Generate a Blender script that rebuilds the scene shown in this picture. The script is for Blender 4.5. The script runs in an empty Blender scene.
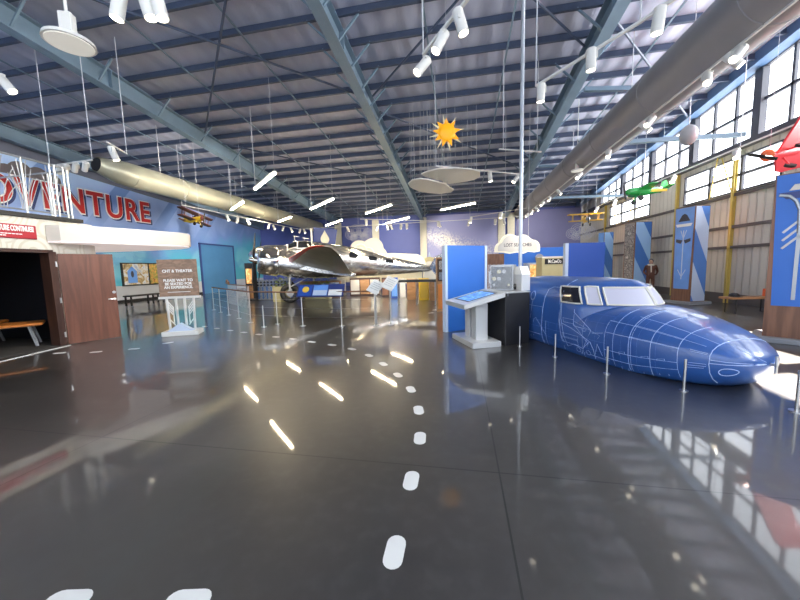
# Aviation museum hall: steel hangar, polished aircraft, blueprint cockpit mock-up, exhibits.
import bpy, math, random
from mathutils import Vector, Matrix
random.seed(7)
PI = math.pi
COL = bpy.context.scene.collection
WL = {}          # world location of each object's origin
def V(*a): return Vector(a[0] if len(a) == 1 else a)

# ---------------------------------------------------------------- materials
def mat(name, col, rough=.5, metal=0., var=0., vs=6., emit=None, es=0., bump=0., coat=0., trans=0., alpha=1.):
    m = bpy.data.materials.new(name); m.use_nodes = True
    nt = m.node_tree; b = nt.nodes['Principled BSDF']
    b.inputs['Base Color'].default_value = (*col, 1); b.inputs['Roughness'].default_value = rough
    b.inputs['Metallic'].default_value = metal
    if coat: b.inputs['Coat Weight'].default_value = coat; b.inputs['Coat Roughness'].default_value = .08
    if trans: b.inputs['Transmission Weight'].default_value = trans
    if alpha < 1: b.inputs['Alpha'].default_value = alpha
    if emit: b.inputs['Emission Color'].default_value = (*emit, 1); b.inputs['Emission Strength'].default_value = es
    if var or bump:
        tc = nt.nodes.new('ShaderNodeTexCoord'); n = nt.nodes.new('ShaderNodeTexNoise')
        n.inputs['Scale'].default_value = vs; n.inputs['Detail'].default_value = 4
        nt.links.new(tc.outputs['Object'], n.inputs['Vector'])
        if var:
            mx = nt.nodes.new('ShaderNodeMix'); mx.data_type = 'RGBA'
            mx.inputs['A'].default_value = (*[c * (1 - var) for c in col], 1)
            mx.inputs['B'].default_value = (*[min(1, c * (1 + var)) for c in col], 1)
            nt.links.new(n.outputs['Fac'], mx.inputs['Factor']); nt.links.new(mx.outputs['Result'], b.inputs['Base Color'])
        if bump:
            bp = nt.nodes.new('ShaderNodeBump'); bp.inputs['Strength'].default_value = bump; bp.inputs['Distance'].default_value = .02
            nt.links.new(n.outputs['Fac'], bp.inputs['Height']); nt.links.new(bp.outputs['Normal'], b.inputs['Normal'])
    return m
class NT:
    """small helper to write node graphs"""
    def __init__(s, m, world=False):
        s.nt = m.node_tree; s.b = s.nt.nodes['Principled BSDF']
        s.P = s.nt.nodes.new('ShaderNodeNewGeometry').outputs['Position'] if world else s.nt.nodes.new('ShaderNodeTexCoord').outputs['Object']
    def n(s, t, **k):
        x = s.nt.nodes.new(t)
        for a, v in k.items(): setattr(x, a, v)
        return x
    def l(s, a, b): s.nt.links.new(a, b)
    def math(s, op, a, b=None, c=None):
        x = s.n('ShaderNodeMath', operation=op)
        for i, v in enumerate((a, b, c)):
            if v is None: continue
            if isinstance(v, (int, float)): x.inputs[i].default_value = v
            else: s.l(v, x.inputs[i])
        return x.outputs[0]
    def mix(s, f, a, b):
        x = s.n('ShaderNodeMix', data_type='RGBA')
        for k, v in (('Factor', f), ('A', a), ('B', b)):
            i = x.inputs[k] if k == 'Factor' else [q for q in x.inputs if q.name == k and q.type == 'RGBA'][0]
            if isinstance(v, (int, float)): i.default_value = v
            elif isinstance(v, tuple): i.default_value = (*v, 1)
            else: s.l(v, i)
        return [q for q in x.outputs if q.type == 'RGBA'][0]
    def noise(s, vec, scale, detail=4, dist=0.):
        x = s.n('ShaderNodeTexNoise'); x.inputs['Scale'].default_value = scale; x.inputs['Detail'].default_value = detail
        x.inputs['Distortion'].default_value = dist; s.l(vec, x.inputs['Vector']); return x.outputs['Fac']
    def ramp(s, f, stops):
        x = s.n('ShaderNodeValToRGB'); e = x.color_ramp.elements
        while len(e) < len(stops): e.new(.5)
        for q, (p, c) in zip(e, stops): q.position = p; q.color = (*c, 1)
        s.l(f, x.inputs[0]); return x.outputs[0]
    def smooth(s, v, lo, hi):
        x = s.n('ShaderNodeMapRange', interpolation_type='SMOOTHSTEP'); s.l(v, x.inputs[0])
        x.inputs[1].default_value = lo; x.inputs[2].default_value = hi; return x.outputs[0]
    def xyz(s):
        x = s.n('ShaderNodeSeparateXYZ'); s.l(s.P, x.inputs[0]); return x.outputs
    def base(s, c): s.l(c, s.b.inputs['Base Color'])

def floor_material():
    m = mat('polished_concrete', (.05, .05, .052), .16); g = NT(m, True)
    x, y, z = g.xyz(); P = g.P
    big = g.noise(P, .35, 5); fine = g.noise(P, 9, 6); mid = g.noise(P, 1.7, 6)
    c = g.mix(g.smooth(big, .3, .7), (.030, .028, .028), (.064, .058, .052))
    c = g.mix(g.math('MULTIPLY', g.smooth(fine, .4, .8), .5), c, (.066, .064, .061))
    c = g.mix(g.math('MULTIPLY', g.smooth(mid, .4, .85), .22), c, (.024, .024, .026))
    def joint(v, off, per, wd):
        f = g.math('FRACT', g.math('DIVIDE', g.math('ADD', v, 100 * per - off), per))
        d = g.math('ABSOLUTE', g.math('SUBTRACT', f, .5)); return g.math('GREATER_THAN', d, .5 - wd / per)
    j = g.math('MAXIMUM', joint(x, .28, 3.8, .006), joint(y, 2.44, 3.8, .006))
    g.base(g.mix(j, c, (.012, .012, .012)))
    r = g.math('ADD', g.math('MULTIPLY', big, .10), .085); g.l(g.math('ADD', g.math('MULTIPLY', big, .12), .30), g.b.inputs['Roughness'])
    g.b.inputs['Coat Weight'].default_value = .75; g.b.inputs['Coat Roughness'].default_value = .045; g.b.inputs['Coat IOR'].default_value = 1.5
    g.b.inputs['IOR'].default_value = 1.55
    return m
def deck_material():
    m = mat('insulated_roof', (.27, .29, .37), .6); g = NT(m, True); P = g.P
    mp = g.n('ShaderNodeMapping'); mp.inputs['Scale'].default_value = (.8, .25, 1); g.l(P, mp.inputs[0])
    a = g.noise(mp.outputs[0], 3, 6, .8)
    g.base(g.mix(a, (.38, .41, .57), (.56, .59, .71)))
    w = g.n('ShaderNodeTexWave'); w.inputs['Scale'].default_value = .55; w.inputs['Distortion'].default_value = 2.5; g.l(P, w.inputs[0])
    bp = g.n('ShaderNodeBump'); bp.inputs['Strength'].default_value = .5; bp.inputs['Distance'].default_value = .06
    g.l(g.math('ADD', w.outputs['Fac'], a), bp.inputs['Height']); g.l(bp.outputs[0], g.b.inputs['Normal']); return m
def corrugated(name, col, per=.3, axis=1):
    m = mat(name, col, .5); g = NT(m, True); q = g.xyz()[axis]
    f = g.math('FRACT', g.math('DIVIDE', q, per))
    rib = g.smooth(g.math('ABSOLUTE', g.math('SUBTRACT', f, .5)), .36, .44)
    n = g.noise(g.P, 1.2, 5)
    c = g.mix(n, tuple(v * .85 for v in col), tuple(min(1, v * 1.1) for v in col))
    g.base(g.mix(g.math('MULTIPLY', rib, .35), c, tuple(v * .55 for v in col)))
    bp = g.n('ShaderNodeBump'); bp.inputs['Distance'].default_value = .03; g.l(rib, bp.inputs['Height']); g.l(bp.outputs[0], g.b.inputs['Normal'])
    return m
def mural_material():
    # painted sky: periwinkle above, teal waves below, diagonal light beams
    m = mat('sky_mural', (.3, .4, .7), .45); g = NT(m, True); x, y, z = g.xyz(); P = g.P
    n = g.noise(P, .35, 3, 1.2); n2 = g.noise(P, 1.1, 3, .5)
    h = g.math('ADD', g.math('ADD', z, g.math('MULTIPLY', n, 3.2)), g.math('MULTIPLY', y, -.16))
    c = g.ramp(g.math('DIVIDE', g.math('ADD', h, 3.), 12.), [(.12, (.10, .42, .52)), (.3, (.06, .36, .52)), (.45, (.16, .27, .60)), (.62, (.33, .46, .80)), (.8, (.50, .66, .90))])
    d = g.math('FRACT', g.math('DIVIDE', g.math('ADD', g.math('MULTIPLY', y, .8), g.math('MULTIPLY', z, -.62)), 2.9))
    beam = g.math('MULTIPLY', g.smooth(g.math('ABSOLUTE', g.math('SUBTRACT', d, .5)), .37, .39), g.smooth(z, 2.5, 6.5))
    c = g.mix(g.math('MULTIPLY', beam, .75), c, (.13, .25, .58))
    # cloud scallops in the lower part
    vo = g.n('ShaderNodeTexVoronoi'); vo.inputs['Scale'].default_value = .42; g.l(P, vo.inputs[0])
    sc = g.math('MULTIPLY', g.smooth(vo.outputs['Distance'], .62, .5), g.smooth(z, 5.2, 2.0))
    c = g.mix(g.math('MULTIPLY', sc, .42), c, (.30, .62, .72))
    st = g.math('FRACT', g.math('MULTIPLY', g.math('ADD', z, g.math('MULTIPLY', n2, 2.2)), .55))
    c = g.mix(g.math('MULTIPLY', g.math('GREATER_THAN', st, .72), g.math('MULTIPLY', g.smooth(z, 5, 1.5), .4)), c, (.07, .26, .55))
    g.base(g.mix(g.math('LESS_THAN', z, .95), c, (.50, .53, .58))); return m
def swirl_material():
    m = mat('swirl_wallpaper', (.8, .77, .68), .5); g = NT(m); P = g.P
    vo = g.n('ShaderNodeTexVoronoi'); vo.inputs['Scale'].default_value = 1.4; g.l(P, vo.inputs[0])
    f = g.math('FRACT', g.math('MULTIPLY', vo.outputs['Distance'], 9)); g.base(g.mix(g.smooth(f, .55, .75), (.68, .65, .57), (.58, .54, .44))); return m
def galaxy_material():
    m = mat('galaxy_print', (.35, .37, .62), .5); g = NT(m, True); x, y, z = g.xyz(); P = g.P
    t = g.math('ADD', g.math('MULTIPLY', g.math('ADD', x, 1.2), .33), g.math('SUBTRACT', z, 3.75))
    band = g.smooth(g.math('ABSOLUTE', t), 1.25, .0)
    core = g.smooth(g.math('ADD', g.math('ABSOLUTE', g.math('ADD', x, 1.3)), g.math('MULTIPLY', g.math('ABSOLUTE', t), 2)), 2.6, .2)
    sp = g.noise(P, 8, 5); sp2 = g.noise(P, 22, 2)
    c = g.mix(g.math('MULTIPLY', band, g.smooth(sp, .4, .62)), (.30, .32, .60), (.62, .62, .72))
    c = g.mix(g.math('MULTIPLY', band, g.smooth(sp2, .60, .66)), c, (.06, .06, .16)); c = g.mix(g.math('MULTIPLY', core, g.smooth(sp, .25, .6)), c, (1, .97, .88))
    g.base(c); return m
def wood_material(name, a, b, axis=2, scale=9):
    m = mat(name, a, .4); g = NT(m); P = g.P
    mp = g.n('ShaderNodeMapping'); sc = [1., 1., 1.]; sc[axis] = .08; mp.inputs['Scale'].default_value = sc; g.l(P, mp.inputs[0])
    n = g.noise(mp.outputs[0], scale, 6, .8); g.base(g.mix(g.smooth(n, .3, .7), a, b)); return m
def aluminium():
    m = mat('polished_aluminium', (.72, .72, .71), .13, 1.); g = NT(m); P = g.P
    br = g.n('ShaderNodeTexBrick'); br.inputs['Scale'].default_value = 1.1; br.inputs['Mortar Size'].default_value = .008
    mp = g.n('ShaderNodeMapping'); mp.inputs['Rotation'].default_value = (PI / 2, 0, .5); g.l(P, mp.inputs[0]); g.l(mp.outputs[0], br.inputs[0])
    br.inputs['Color1'].default_value = (.90, .89, .87, 1); br.inputs['Color2'].default_value = (.70, .70, .69, 1); br.inputs['Mortar'].default_value = (.15, .15, .16, 1)
    g.base(br.outputs[0]); n = g.noise(P, 3, 4, 1)
    g.l(g.math('ADD', g.math('MULTIPLY', n, .26), .10), g.b.inputs['Roughness'])
    bp = g.n('ShaderNodeBump'); bp.inputs['Strength'].default_value = .25; bp.inputs['Distance'].default_value = .02; g.l(n, bp.inputs['Height']); g.l(bp.outputs[0], g.b.inputs['Normal']); return m
def vinyl_blue():
    m = mat('blueprint_vinyl', (.03, .085, .40), .3, coat=.6); g = NT(m); P = g.P
    n = g.noise(P, 1.5, 3); n2 = g.noise(P, 14, 3)
    c = g.mix(n, (.012, .072, .27), (.026, .112, .38)); g.base(g.mix(g.math('MULTIPLY', n2, .25), c, (.06, .13, .46))); return m
def pane_material():
    # frosted window pane: lets sun through, glows with daylight
    m = bpy.data.materials.new('frosted_pane'); m.use_nodes = True; nt = m.node_tree; nt.nodes.clear()
    o = nt.nodes.new('ShaderNodeOutputMaterial'); t = nt.nodes.new('ShaderNodeBsdfTransparent'); e = nt.nodes.new('ShaderNodeEmission'); a = nt.nodes.new('ShaderNodeAddShader')
    t.inputs[0].default_value = (.8, .8, .8, 1); e.inputs[0].default_value = (.93, .97, 1, 1); e.inputs[1].default_value = PANE_E
    nt.links.new(t.outputs[0], a.inputs[0]); nt.links.new(e.outputs[0], a.inputs[1]); nt.links.new(a.outputs[0], o.inputs[0]); return m
def picture_material(name, cols, sx=3.):
    m = mat(name, cols[0], .4); g = NT(m); P = g.P
    n = g.noise(P, sx, 3, 1.5); k = len(cols)
    g.base(g.ramp(n, [(.3 + .4 * i / max(1, k - 1), c) for i, c in enumerate(cols)])); return m
def glow_picture(name, cols, sx, es):
    m = picture_material(name, cols, sx); nt = m.node_tree; b = nt.nodes['Principled BSDF']
    nt.links.new(b.inputs['Base Color'].links[0].from_socket, b.inputs['Emission Color']); b.inputs['Emission Strength'].default_value = es; return m
def diag_material(name, a, b, k, off):
    m = mat(name, a, .35); g = NT(m); x, y, z = g.xyz()
    t = g.math('ADD', g.math('MULTIPLY', x, k), z); t = g.math('FRACT', g.math('MULTIPLY', t, .42)); g.base(g.mix(g.math('GREATER_THAN', t, off), a, b)); return m

PANE_E = 2.2
M = dict(
    floor=floor_material(), deck=deck_material(), mural=mural_material(), swirl=swirl_material(), galaxy=galaxy_material(),
    rafter=mat('rafter_paint', (.17, .25, .33), .45, var=.15, vs=2), purlin=mat('purlin_paint', (.06, .085, .15), .5, var=.2),
    indigo=mat('indigo_wall', (.075, .105, .36), .55, var=.12, vs=1.2), cream_col=mat('cream_column', (.62, .60, .50), .5, var=.08),
    metalwall=corrugated('cream_metal_panel', (.60, .58, .52)), girt=mat('dark_girt', (.10, .09, .09), .5, var=.1),
    pane=pane_material(), mullion=mat('dark_mullion', (.06, .06, .075), .4, var=.1), yellow_steel=mat('yellow_steel', (.55, .42, .10), .5, var=.1),
    header=mat('header_paint', (.08, .15, .28), .5, var=.1),
    duct_l=mat('duct_olive', (.36, .36, .29), .38, .25, var=.12, vs=2), duct_r=mat('duct_grey', (.27, .26, .27), .42, .2, var=.1, vs=1.5), dark=mat('dark_void', (.006, .006, .008), .8),
    white=mat('white_paint', (.68, .68, .66), .4), cream=mat('cream_paint', (.66, .63, .57), .45, var=.04), soffit=mat('soffit', (.85, .76, .74), .5, emit=(1, .85, .82), es=.35),  # soffit emits faintly: the pinkish light on the underside is put into the material
    darkroom=mat('dark_room_wall', (.012, .014, .022), .7, var=.2), carpet=mat('carpet', (.05, .045, .04), .9, var=.3, vs=30),
    slab=mat('balcony_edge', (.02, .02, .02), .5), door=wood_material('walnut_door', (.10, .030, .014), (.17, .058, .030)), frame=wood_material('dark_wood_frame', (.045, .02, .014), (.07, .03, .02)),
    steel=mat('brushed_steel', (.62, .62, .62), .28, 1., var=.06, vs=20), rail=mat('rail_steel', (.36, .38, .40), .35, .6), grey=mat('mid_grey', (.33, .34, .36), .4, var=.08),
    orange=mat('orange_top', (.62, .20, .035), .45, var=.1), red=mat('red_sign', (.42, .02, .03), .4), redletter=mat('red_letter', (.50, .02, .02), .4), navy_shadow=mat('navy_shadow', (.02, .04, .16), .5),
    barn=wood_material('barn_wood', (.20, .12, .075), (.33, .20, .13), 0, 14), black=mat('black_paint', (.014, .014, .016), .42, var=.2), rubber=mat('rubber', (.012, .012, .012), .7),
    alu=aluminium(), alu_red=mat('red_leading_edge', (.55, .05, .03), .3, .2, var=.1), wingunder=mat('wing_underside', (.46, .43, .34), .35, .8, var=.25, vs=2.5), chrome=mat('chrome', (.85, .84, .80), .07, 1.),
    darkglass=mat('dark_glass', (.01, .012, .016), .06), vinyl=vinyl_blue(), bline=mat('blueprint_line', (.42, .55, .86), .5), bgrid=mat('blueprint_grid', (.10, .20, .62), .45),
    milk=mat('milky_window', (.60, .59, .70), .3), winframe=mat('window_cream_frame', (.72, .70, .62), .4),
    blue=mat('cobalt_panel', (.028, .155, .58), .42, var=.08, vs=1.), blue2=mat('royal_panel', (.022, .085, .40), .45, var=.06, vs=1.), lightedge=mat('pale_edge', (.52, .62, .78), .4), skyblue=mat('sky_blue', (.14, .32, .74), .4, var=.2, vs=3),
    screen=glow_picture('kiosk_screen', [(.04, .12, .40), (.08, .24, .62), (.30, .52, .85)], 5, .5), wood=wood_material('walnut', (.15, .065, .035), (.26, .12, .065), 2, 12), oak=wood_material('oak', (.34, .17, .07), (.50, .27, .12), 0, 10),
    khaki=mat('khaki', (.46, .41, .23), .5, var=.1), amber=glow_picture('amber_vitrine', [(.30, .12, .03), (.80, .42, .12), (.95, .75, .4)], 4, .6), yellow=mat('yellow_paint', (.85, .55, .03), .4, var=.08), yellow_wing=mat('yellow_fabric', (.80, .52, .06), .4), maroon=mat('maroon_wing', (.09, .02, .018), .4), green=mat('green_gloss', (.02, .32, .06), .25, coat=.5), plane_red=mat('coral_red', (.75, .045, .06), .45, var=.12, vs=8), orange_red=mat('orange_red', (.75, .13, .035), .45),
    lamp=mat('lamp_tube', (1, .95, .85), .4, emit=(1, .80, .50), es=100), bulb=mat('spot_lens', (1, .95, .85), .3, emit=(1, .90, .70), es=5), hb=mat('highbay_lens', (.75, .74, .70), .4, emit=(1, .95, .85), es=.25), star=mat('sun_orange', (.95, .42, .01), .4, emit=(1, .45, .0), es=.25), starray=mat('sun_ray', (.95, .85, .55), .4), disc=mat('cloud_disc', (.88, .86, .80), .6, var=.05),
    cloudw=mat('cloud_white', (.80, .76, .62), .5, emit=(1, .90, .60), es=.2, var=.05), filigree=mat('filigree', (.42, .44, .52), .4), ink=mat('ink', (.05, .05, .07), .6), wire=mat('hanging_wire', (.55, .57, .62), .4), conduit=mat('conduit', (.52, .56, .62), .35, .4), textw=mat('white_lettering', (.88, .87, .84), .5),  # cloud boards emit faintly, so their lit cream look is in the material
    paper=mat('placard', (.82, .82, .78), .5), acrylic=mat('acrylic', (.85, .92, 1.), .1, alpha=.14), navy=mat('navy_board', (.03, .05, .20), .4), teal_door=mat('painted_door_blue', (.07, .21, .42), .45, var=.15, vs=1), pic1=picture_material('landscape_picture', [(.10, .20, .45), (.75, .78, .80), (.55, .40, .18), (.15, .12, .08)], 2.6), pic2=picture_material('orange_picture', [(.75, .25, .05), (.20, .30, .08), (.80, .45, .12), (.25, .10, .04)], 3), truss_print=picture_material('truss_print', [(.02, .02, .03), (.35, .32, .30), (.05, .05, .06), (.6, .58, .55)], 5),
    pattern=picture_material('pattern_board', [(.12, .20, .50), (.70, .72, .72), (.20, .30, .60), (.8, .8, .75)], 4), leaf=mat('leaf', (.36, .48, .06), .5, var=.4, vs=9), skin=mat('mannequin_skin', (.45, .27, .2), .5), coatb=mat('brown_leather', (.10, .035, .02), .45, var=.2), scarf=mat('white_scarf', (.75, .7, .62), .6), cloudbrown=mat('mural_cloud_brown', (.16, .13, .13), .6), sun_pale=mat('pale_yellow', (.72, .62, .30), .5), silver=mat('satin_aluminium', (.60, .61, .62), .38, .35), plinth=mat('kerb_grey', (.30, .31, .33), .45, var=.08), glassdark=mat('tinted', (.02, .02, .03), .08))

# ---------------------------------------------------------------- mesh builder
class MB:
    def __init__(s): s.v = []; s.f = []
    def add(s, vs, fs):
        k = len(s.v); s.v += [V(*q) if not isinstance(q, Vector) else q.copy() for q in vs]; s.f += [tuple(i + k for i in q) for q in fs]; return s
    def xf(s, m): s.v = [m @ q for q in s.v]; return s
    def box(s, c, d, rz=0., m=None):
        hx, hy, hz = d[0] / 2, d[1] / 2, d[2] / 2
        vs = [V(x, y, z) for x in (-hx, hx) for y in (-hy, hy) for z in (-hz, hz)]
        R = (m or Matrix.Rotation(rz, 3, 'Z')); c = V(*c) if not isinstance(c, Vector) else c
        return s.add([R @ q + c for q in vs], [(0, 1, 3, 2), (4, 6, 7, 5), (0, 4, 5, 1), (2, 3, 7, 6), (0, 2, 6, 4), (1, 5, 7, 3)])
    def box6(s, x0, x1, y0, y1, z0, z1): return s.box(((x0 + x1) / 2, (y0 + y1) / 2, (z0 + z1) / 2), (x1 - x0, y1 - y0, z1 - z0))
    def bevbox(s, c, d, b=.02, rz=0., m=None):
        # box with chamfered vertical and top edges
        R = (m or Matrix.Rotation(rz, 3, 'Z')); c = V(*c); hx, hy, hz = d[0] / 2, d[1] / 2, d[2] / 2
        def ring(i, z): return [V(x, y, z) for x, y in ((hx - i - b, -hy + i), (hx - i, -hy + i + b), (hx - i, hy - i - b), (hx - i - b, hy - i), (-hx + i + b, hy - i), (-hx + i, hy - i - b), (-hx + i, -hy + i + b), (-hx + i + b, -hy + i))]
        rs = [ring(b * .6, -hz), ring(0, -hz + b * .6), ring(0, hz - b * .6), ring(b * .6, hz)]
        vs = [R @ q + c for r in rs for q in r]; fs = [tuple(range(7, -1, -1)), tuple(range(24, 32))]
        for k in range(3):
            for i in range(8): fs.append((k * 8 + i, k * 8 + (i + 1) % 8, k * 8 + 8 + (i + 1) % 8, k * 8 + 8 + i))
        return s.add(vs, fs)
    def bar(s, a, b, w, h=None, up=(0, 0, 1)):
        a = V(*a); b = V(*b); d = (b - a).normalized(); u = V(*up)
        if abs(d.dot(u)) > .98: u = V(1, 0, 0)
        r = d.cross(u).normalized(); u = r.cross(d); h = h or w
        vs = [p + r * x * w / 2 + u * y * h / 2 for p in (a, b) for x, y in ((-1, -1), (1, -1), (1, 1), (-1, 1))]
        return s.add(vs, [(0, 3, 2, 1), (4, 5, 6, 7), (0, 1, 5, 4), (1, 2, 6, 5), (2, 3, 7, 6), (3, 0, 4, 7)])
    def tube(s, pts, r, n=8, cap=True, closed=False):
        pts = [V(*p) for p in pts]; rs = r if isinstance(r, (list, tuple)) else [r] * len(pts); k0 = len(s.v); L = len(pts); pr = None
        for i, p in enumerate(pts):
            a = pts[i - 1] if (i > 0 or closed) else p; b = pts[(i + 1) % L] if (i < L - 1 or closed) else p
            d = (b - a).normalized()
            if pr is None: u = V(0, 0, 1) if abs(d.z) < .9 else V(1, 0, 0); x = d.cross(u).normalized()
            else: x = (pr - d * pr.dot(d)).normalized()
            pr = x; y = d.cross(x)
            s.v += [p + (x * math.cos(2 * PI * k / n) + y * math.sin(2 * PI * k / n)) * rs[i] for k in range(n)]
        for i in range(L if closed else L - 1):
            j = (i + 1) % L
            for k in range(n): s.f.append((k0 + i * n + k, k0 + i * n + (k + 1) % n, k0 + j * n + (k + 1) % n, k0 + j * n + k))
        if cap and not closed: s.f.append(tuple(k0 + k for k in range(n - 1, -1, -1))); s.f.append(tuple(k0 + (L - 1) * n + k for k in range(n)))
        return s
    def cyl(s, a, b, r, r2=None, n=16): return s.tube([a, b], [r, r if r2 is None else r2], n)
    def ell(s, c, r, n=14, k=8, m=None):
        c = V(*c); R = m or Matrix.Identity(3); vs = [V(0, 0, -1)]; fs = []
        for i in range(1, k):
            t = -PI / 2 + PI * i / k; vs += [V(math.cos(t) * math.cos(2 * PI * j / n), math.cos(t) * math.sin(2 * PI * j / n), math.sin(t)) for j in range(n)]
        vs.append(V(0, 0, 1)); T = len(vs) - 1
        for j in range(n): fs.append((0, 1 + (j + 1) % n, 1 + j)); fs.append((T, T - n + j, T - n + (j + 1) % n))
        for i in range(k - 2):
            for j in range(n): a = 1 + i * n; fs.append((a + j, a + (j + 1) % n, a + n + (j + 1) % n, a + n + j))
        return s.add([R @ V(q.x * r[0], q.y * r[1], q.z * r[2]) + c for q in vs], fs)
    def prism(s, poly, o, ax, ay, depth):
        """flat polygon (u,v) in the plane o + u*ax + v*ay, thickened by the vector depth"""
        o = V(*o); ax = V(*ax); ay = V(*ay); dp = V(*depth); n = len(poly)
        vs = [o + ax * u + ay * w for u, w in poly]; vs += [q + dp for q in vs]
        return s.add(vs, [tuple(range(n)), tuple(range(2 * n - 1, n - 1, -1))] + [(i, i + n, (i + 1) % n + n, (i + 1) % n) for i in range(n)])
    def grid(s, rows, close=False):
        k = len(s.v); n = len(rows[0])
        for r in rows: s.v += [V(*q) for q in r]
        for i in range(len(rows) - 1):
            for j in range(n if close else n - 1): s.f.append((k + i * n + j, k + i * n + (j + 1) % n, k + (i + 1) * n + (j + 1) % n, k + (i + 1) * n + j))
        return s
    def loft(s, rings):
        k = len(s.v); s.grid(rings, True); n = len(rings[0]); s.f.append(tuple(range(k + n - 1, k - 1, -1))); b = k + (len(rings) - 1) * n; s.f.append(tuple(range(b, b + n))); return s
    def build(s, name, m, parent=None, smooth=False, kind=None):
        me = bpy.data.meshes.new(name)
        if parent is not None: off = WL[parent]
        else:
            xs = [q.x for q in s.v]; ys = [q.y for q in s.v]; off = V((min(xs) + max(xs)) / 2, (min(ys) + max(ys)) / 2, min(q.z for q in s.v))
        me.from_pydata([q - off for q in s.v], [], s.f); me.update()
        import bmesh
        bm = bmesh.new(); bm.from_mesh(me); bmesh.ops.recalc_face_normals(bm, faces=bm.faces[:]); bm.to_mesh(me); bm.free()
        if smooth:
            me.polygons.foreach_set('use_smooth', [True] * len(me.polygons)); me.set_sharp_from_angle(angle=math.radians(smooth if smooth > 1 else 40))
        o = bpy.data.objects.new(name, me); COL.objects.link(o)
        if m is not None: me.materials.append(m if not isinstance(m, str) else M[m])
        if parent is not None: o.parent = parent
        else: o.location = off
        WL[o] = off.copy()
        if kind: o['kind'] = kind
        return o
def tag(o, label, cat, group=None, kind=None):
    o['label'] = label; o['category'] = cat
    if group: o['group'] = group
    if kind: o['kind'] = kind
    return o
def thing(name, label, cat, loc, group=None):
    o = bpy.data.objects.new(name, None); o.empty_display_size = .1; COL.objects.link(o); o.location = V(*loc); WL[o] = V(*loc)
    return tag(o, label, cat, group)
def struct(mb, name, m, smooth=False, parent=None): return mb.build(name, m, parent, smooth, None if parent is not None else 'structure')
def dup(root, loc=None, rot=None, label=None, group=None, parent=None):
    c = root.copy(); COL.objects.link(c); WL[c] = V(*loc) if loc is not None else WL[root]
    if parent is not None: c.parent = parent
    if loc is not None: c.location = V(*loc)
    if rot is not None: c.rotation_euler = rot
    if label: c['label'] = label
    if group: c['group'] = group
    for ch in list(root.children): dup(ch, parent=c)
    return c
def text(name, body, size, m, parent, o, right, up, extrude=.004, offset=0., align='CENTER', spacing=1., sx=1.):
    cu = bpy.data.curves.new(name, 'FONT'); cu.body = body; cu.size = size; cu.extrude = extrude; cu.offset = offset; cu.align_x = align; cu.align_y = 'CENTER'; cu.space_character = spacing
    cu.materials.append(M[m]); ob = bpy.data.objects.new(name, cu); COL.objects.link(ob)
    r = V(*right).normalized(); u = V(*up).normalized(); n = r.cross(u)
    R = Matrix((r * sx, u, n)).transposed().to_4x4(); off = WL[parent]
    me = bpy.data.meshes.new_from_object(ob.evaluated_get(bpy.context.evaluated_depsgraph_get())); bpy.data.objects.remove(ob)
    ob = bpy.data.objects.new(name, me); COL.objects.link(ob)
    if not me.materials: me.materials.append(M[m])
    ob.parent = parent; ob.matrix_local = Matrix.Translation(V(*o) - off) @ R; WL[ob] = V(*o); return ob
ORD = ['first', 'second', 'third', 'fourth', 'fifth', 'sixth', 'seventh', 'eighth', 'ninth', 'tenth', 'eleventh', 'twelfth', 'thirteenth', 'fourteenth', 'fifteenth', 'sixteenth', 'seventeenth', 'eighteenth', 'nineteenth', 'twentieth']
def interp(t, pts):
    if t <= pts[0][0]: return pts[0][1]
    for (a, b), (c, d) in zip(pts, pts[1:]):
        if t <= c: return b + (d - b) * (t - a) / (c - a)
    return pts[-1][1]
def cloud_poly(lobes, base, n=10):
    """outline of a flat-bottomed cloud: list of (cx, cy, r) lobes from left to right above the line v = base"""
    pts = []
    for i, (cx, cy, r) in enumerate(lobes):
        for k in range(n + 1):
            a = PI - PI * k / n; p = (cx + r * math.cos(a), cy + r * math.sin(a))
            if all((p[0] - x) ** 2 + (p[1] - y) ** 2 > (q * .985) ** 2 for j, (x, y, q) in enumerate(lobes) if j != i): pts.append(p)
    return [(lobes[0][0] - lobes[0][2], base)] + [p for p in pts if p[1] > base] + [(lobes[-1][0] + lobes[-1][2], base)]
# ================================================================ SETTING
XL, XR, YB, YF = -19.3, 9.6, 29., -8.
def deck(y): return 9.32 - .1 * y          # roof underside falls towards the back wall
struct(MB().box6(XL - .2, XR + .2, YF - 6, YB + .2, -.2, 0), 'floor', 'floor')
mb = MB(); mb.add([(XL - .2, YF, deck(YF)), (XR + .2, YF, deck(YF)), (XR + .2, YB + .2, deck(YB)), (XL - .2, YB + .2, deck(YB)), (XL - .2, YF, deck(YF) + .15), (XR + .2, YF, deck(YF) + .15), (XR + .2, YB + .2, deck(YB) + .15), (XL - .2, YB + .2, deck(YB) + .15)],
    [(0, 1, 2, 3), (4, 5, 6, 7), (0, 1, 5, 4), (1, 2, 6, 5), (2, 3, 7, 6), (3, 0, 4, 7)]); struct(mb, 'ceiling', 'deck')
def wall_x(x0, x1, y0, y1, z0):    # gable wall slab whose top follows the roof
    q = []
    for x in (x0, x1): q += [(x, y0, z0), (x, y1, z0), (x, y1, deck(y1)), (x, y0, deck(y0))]
    return MB().add(q, [(0, 1, 2, 3), (4, 5, 6, 7), (0, 1, 5, 4), (1, 2, 6, 5), (2, 3, 7, 6), (3, 0, 4, 7)])
struct(wall_x(XL - .2, XL, YF, YB, 0), 'wall_left', 'mural')
struct(MB().box6(XL - .2, XR + .2, YB, YB + .2, 0, deck(YB)), 'wall_back', 'indigo')
struct(MB().box6(XL, XL + .03, 6.6, YB, 0, .14), 'baseboard_left', 'black')
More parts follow.
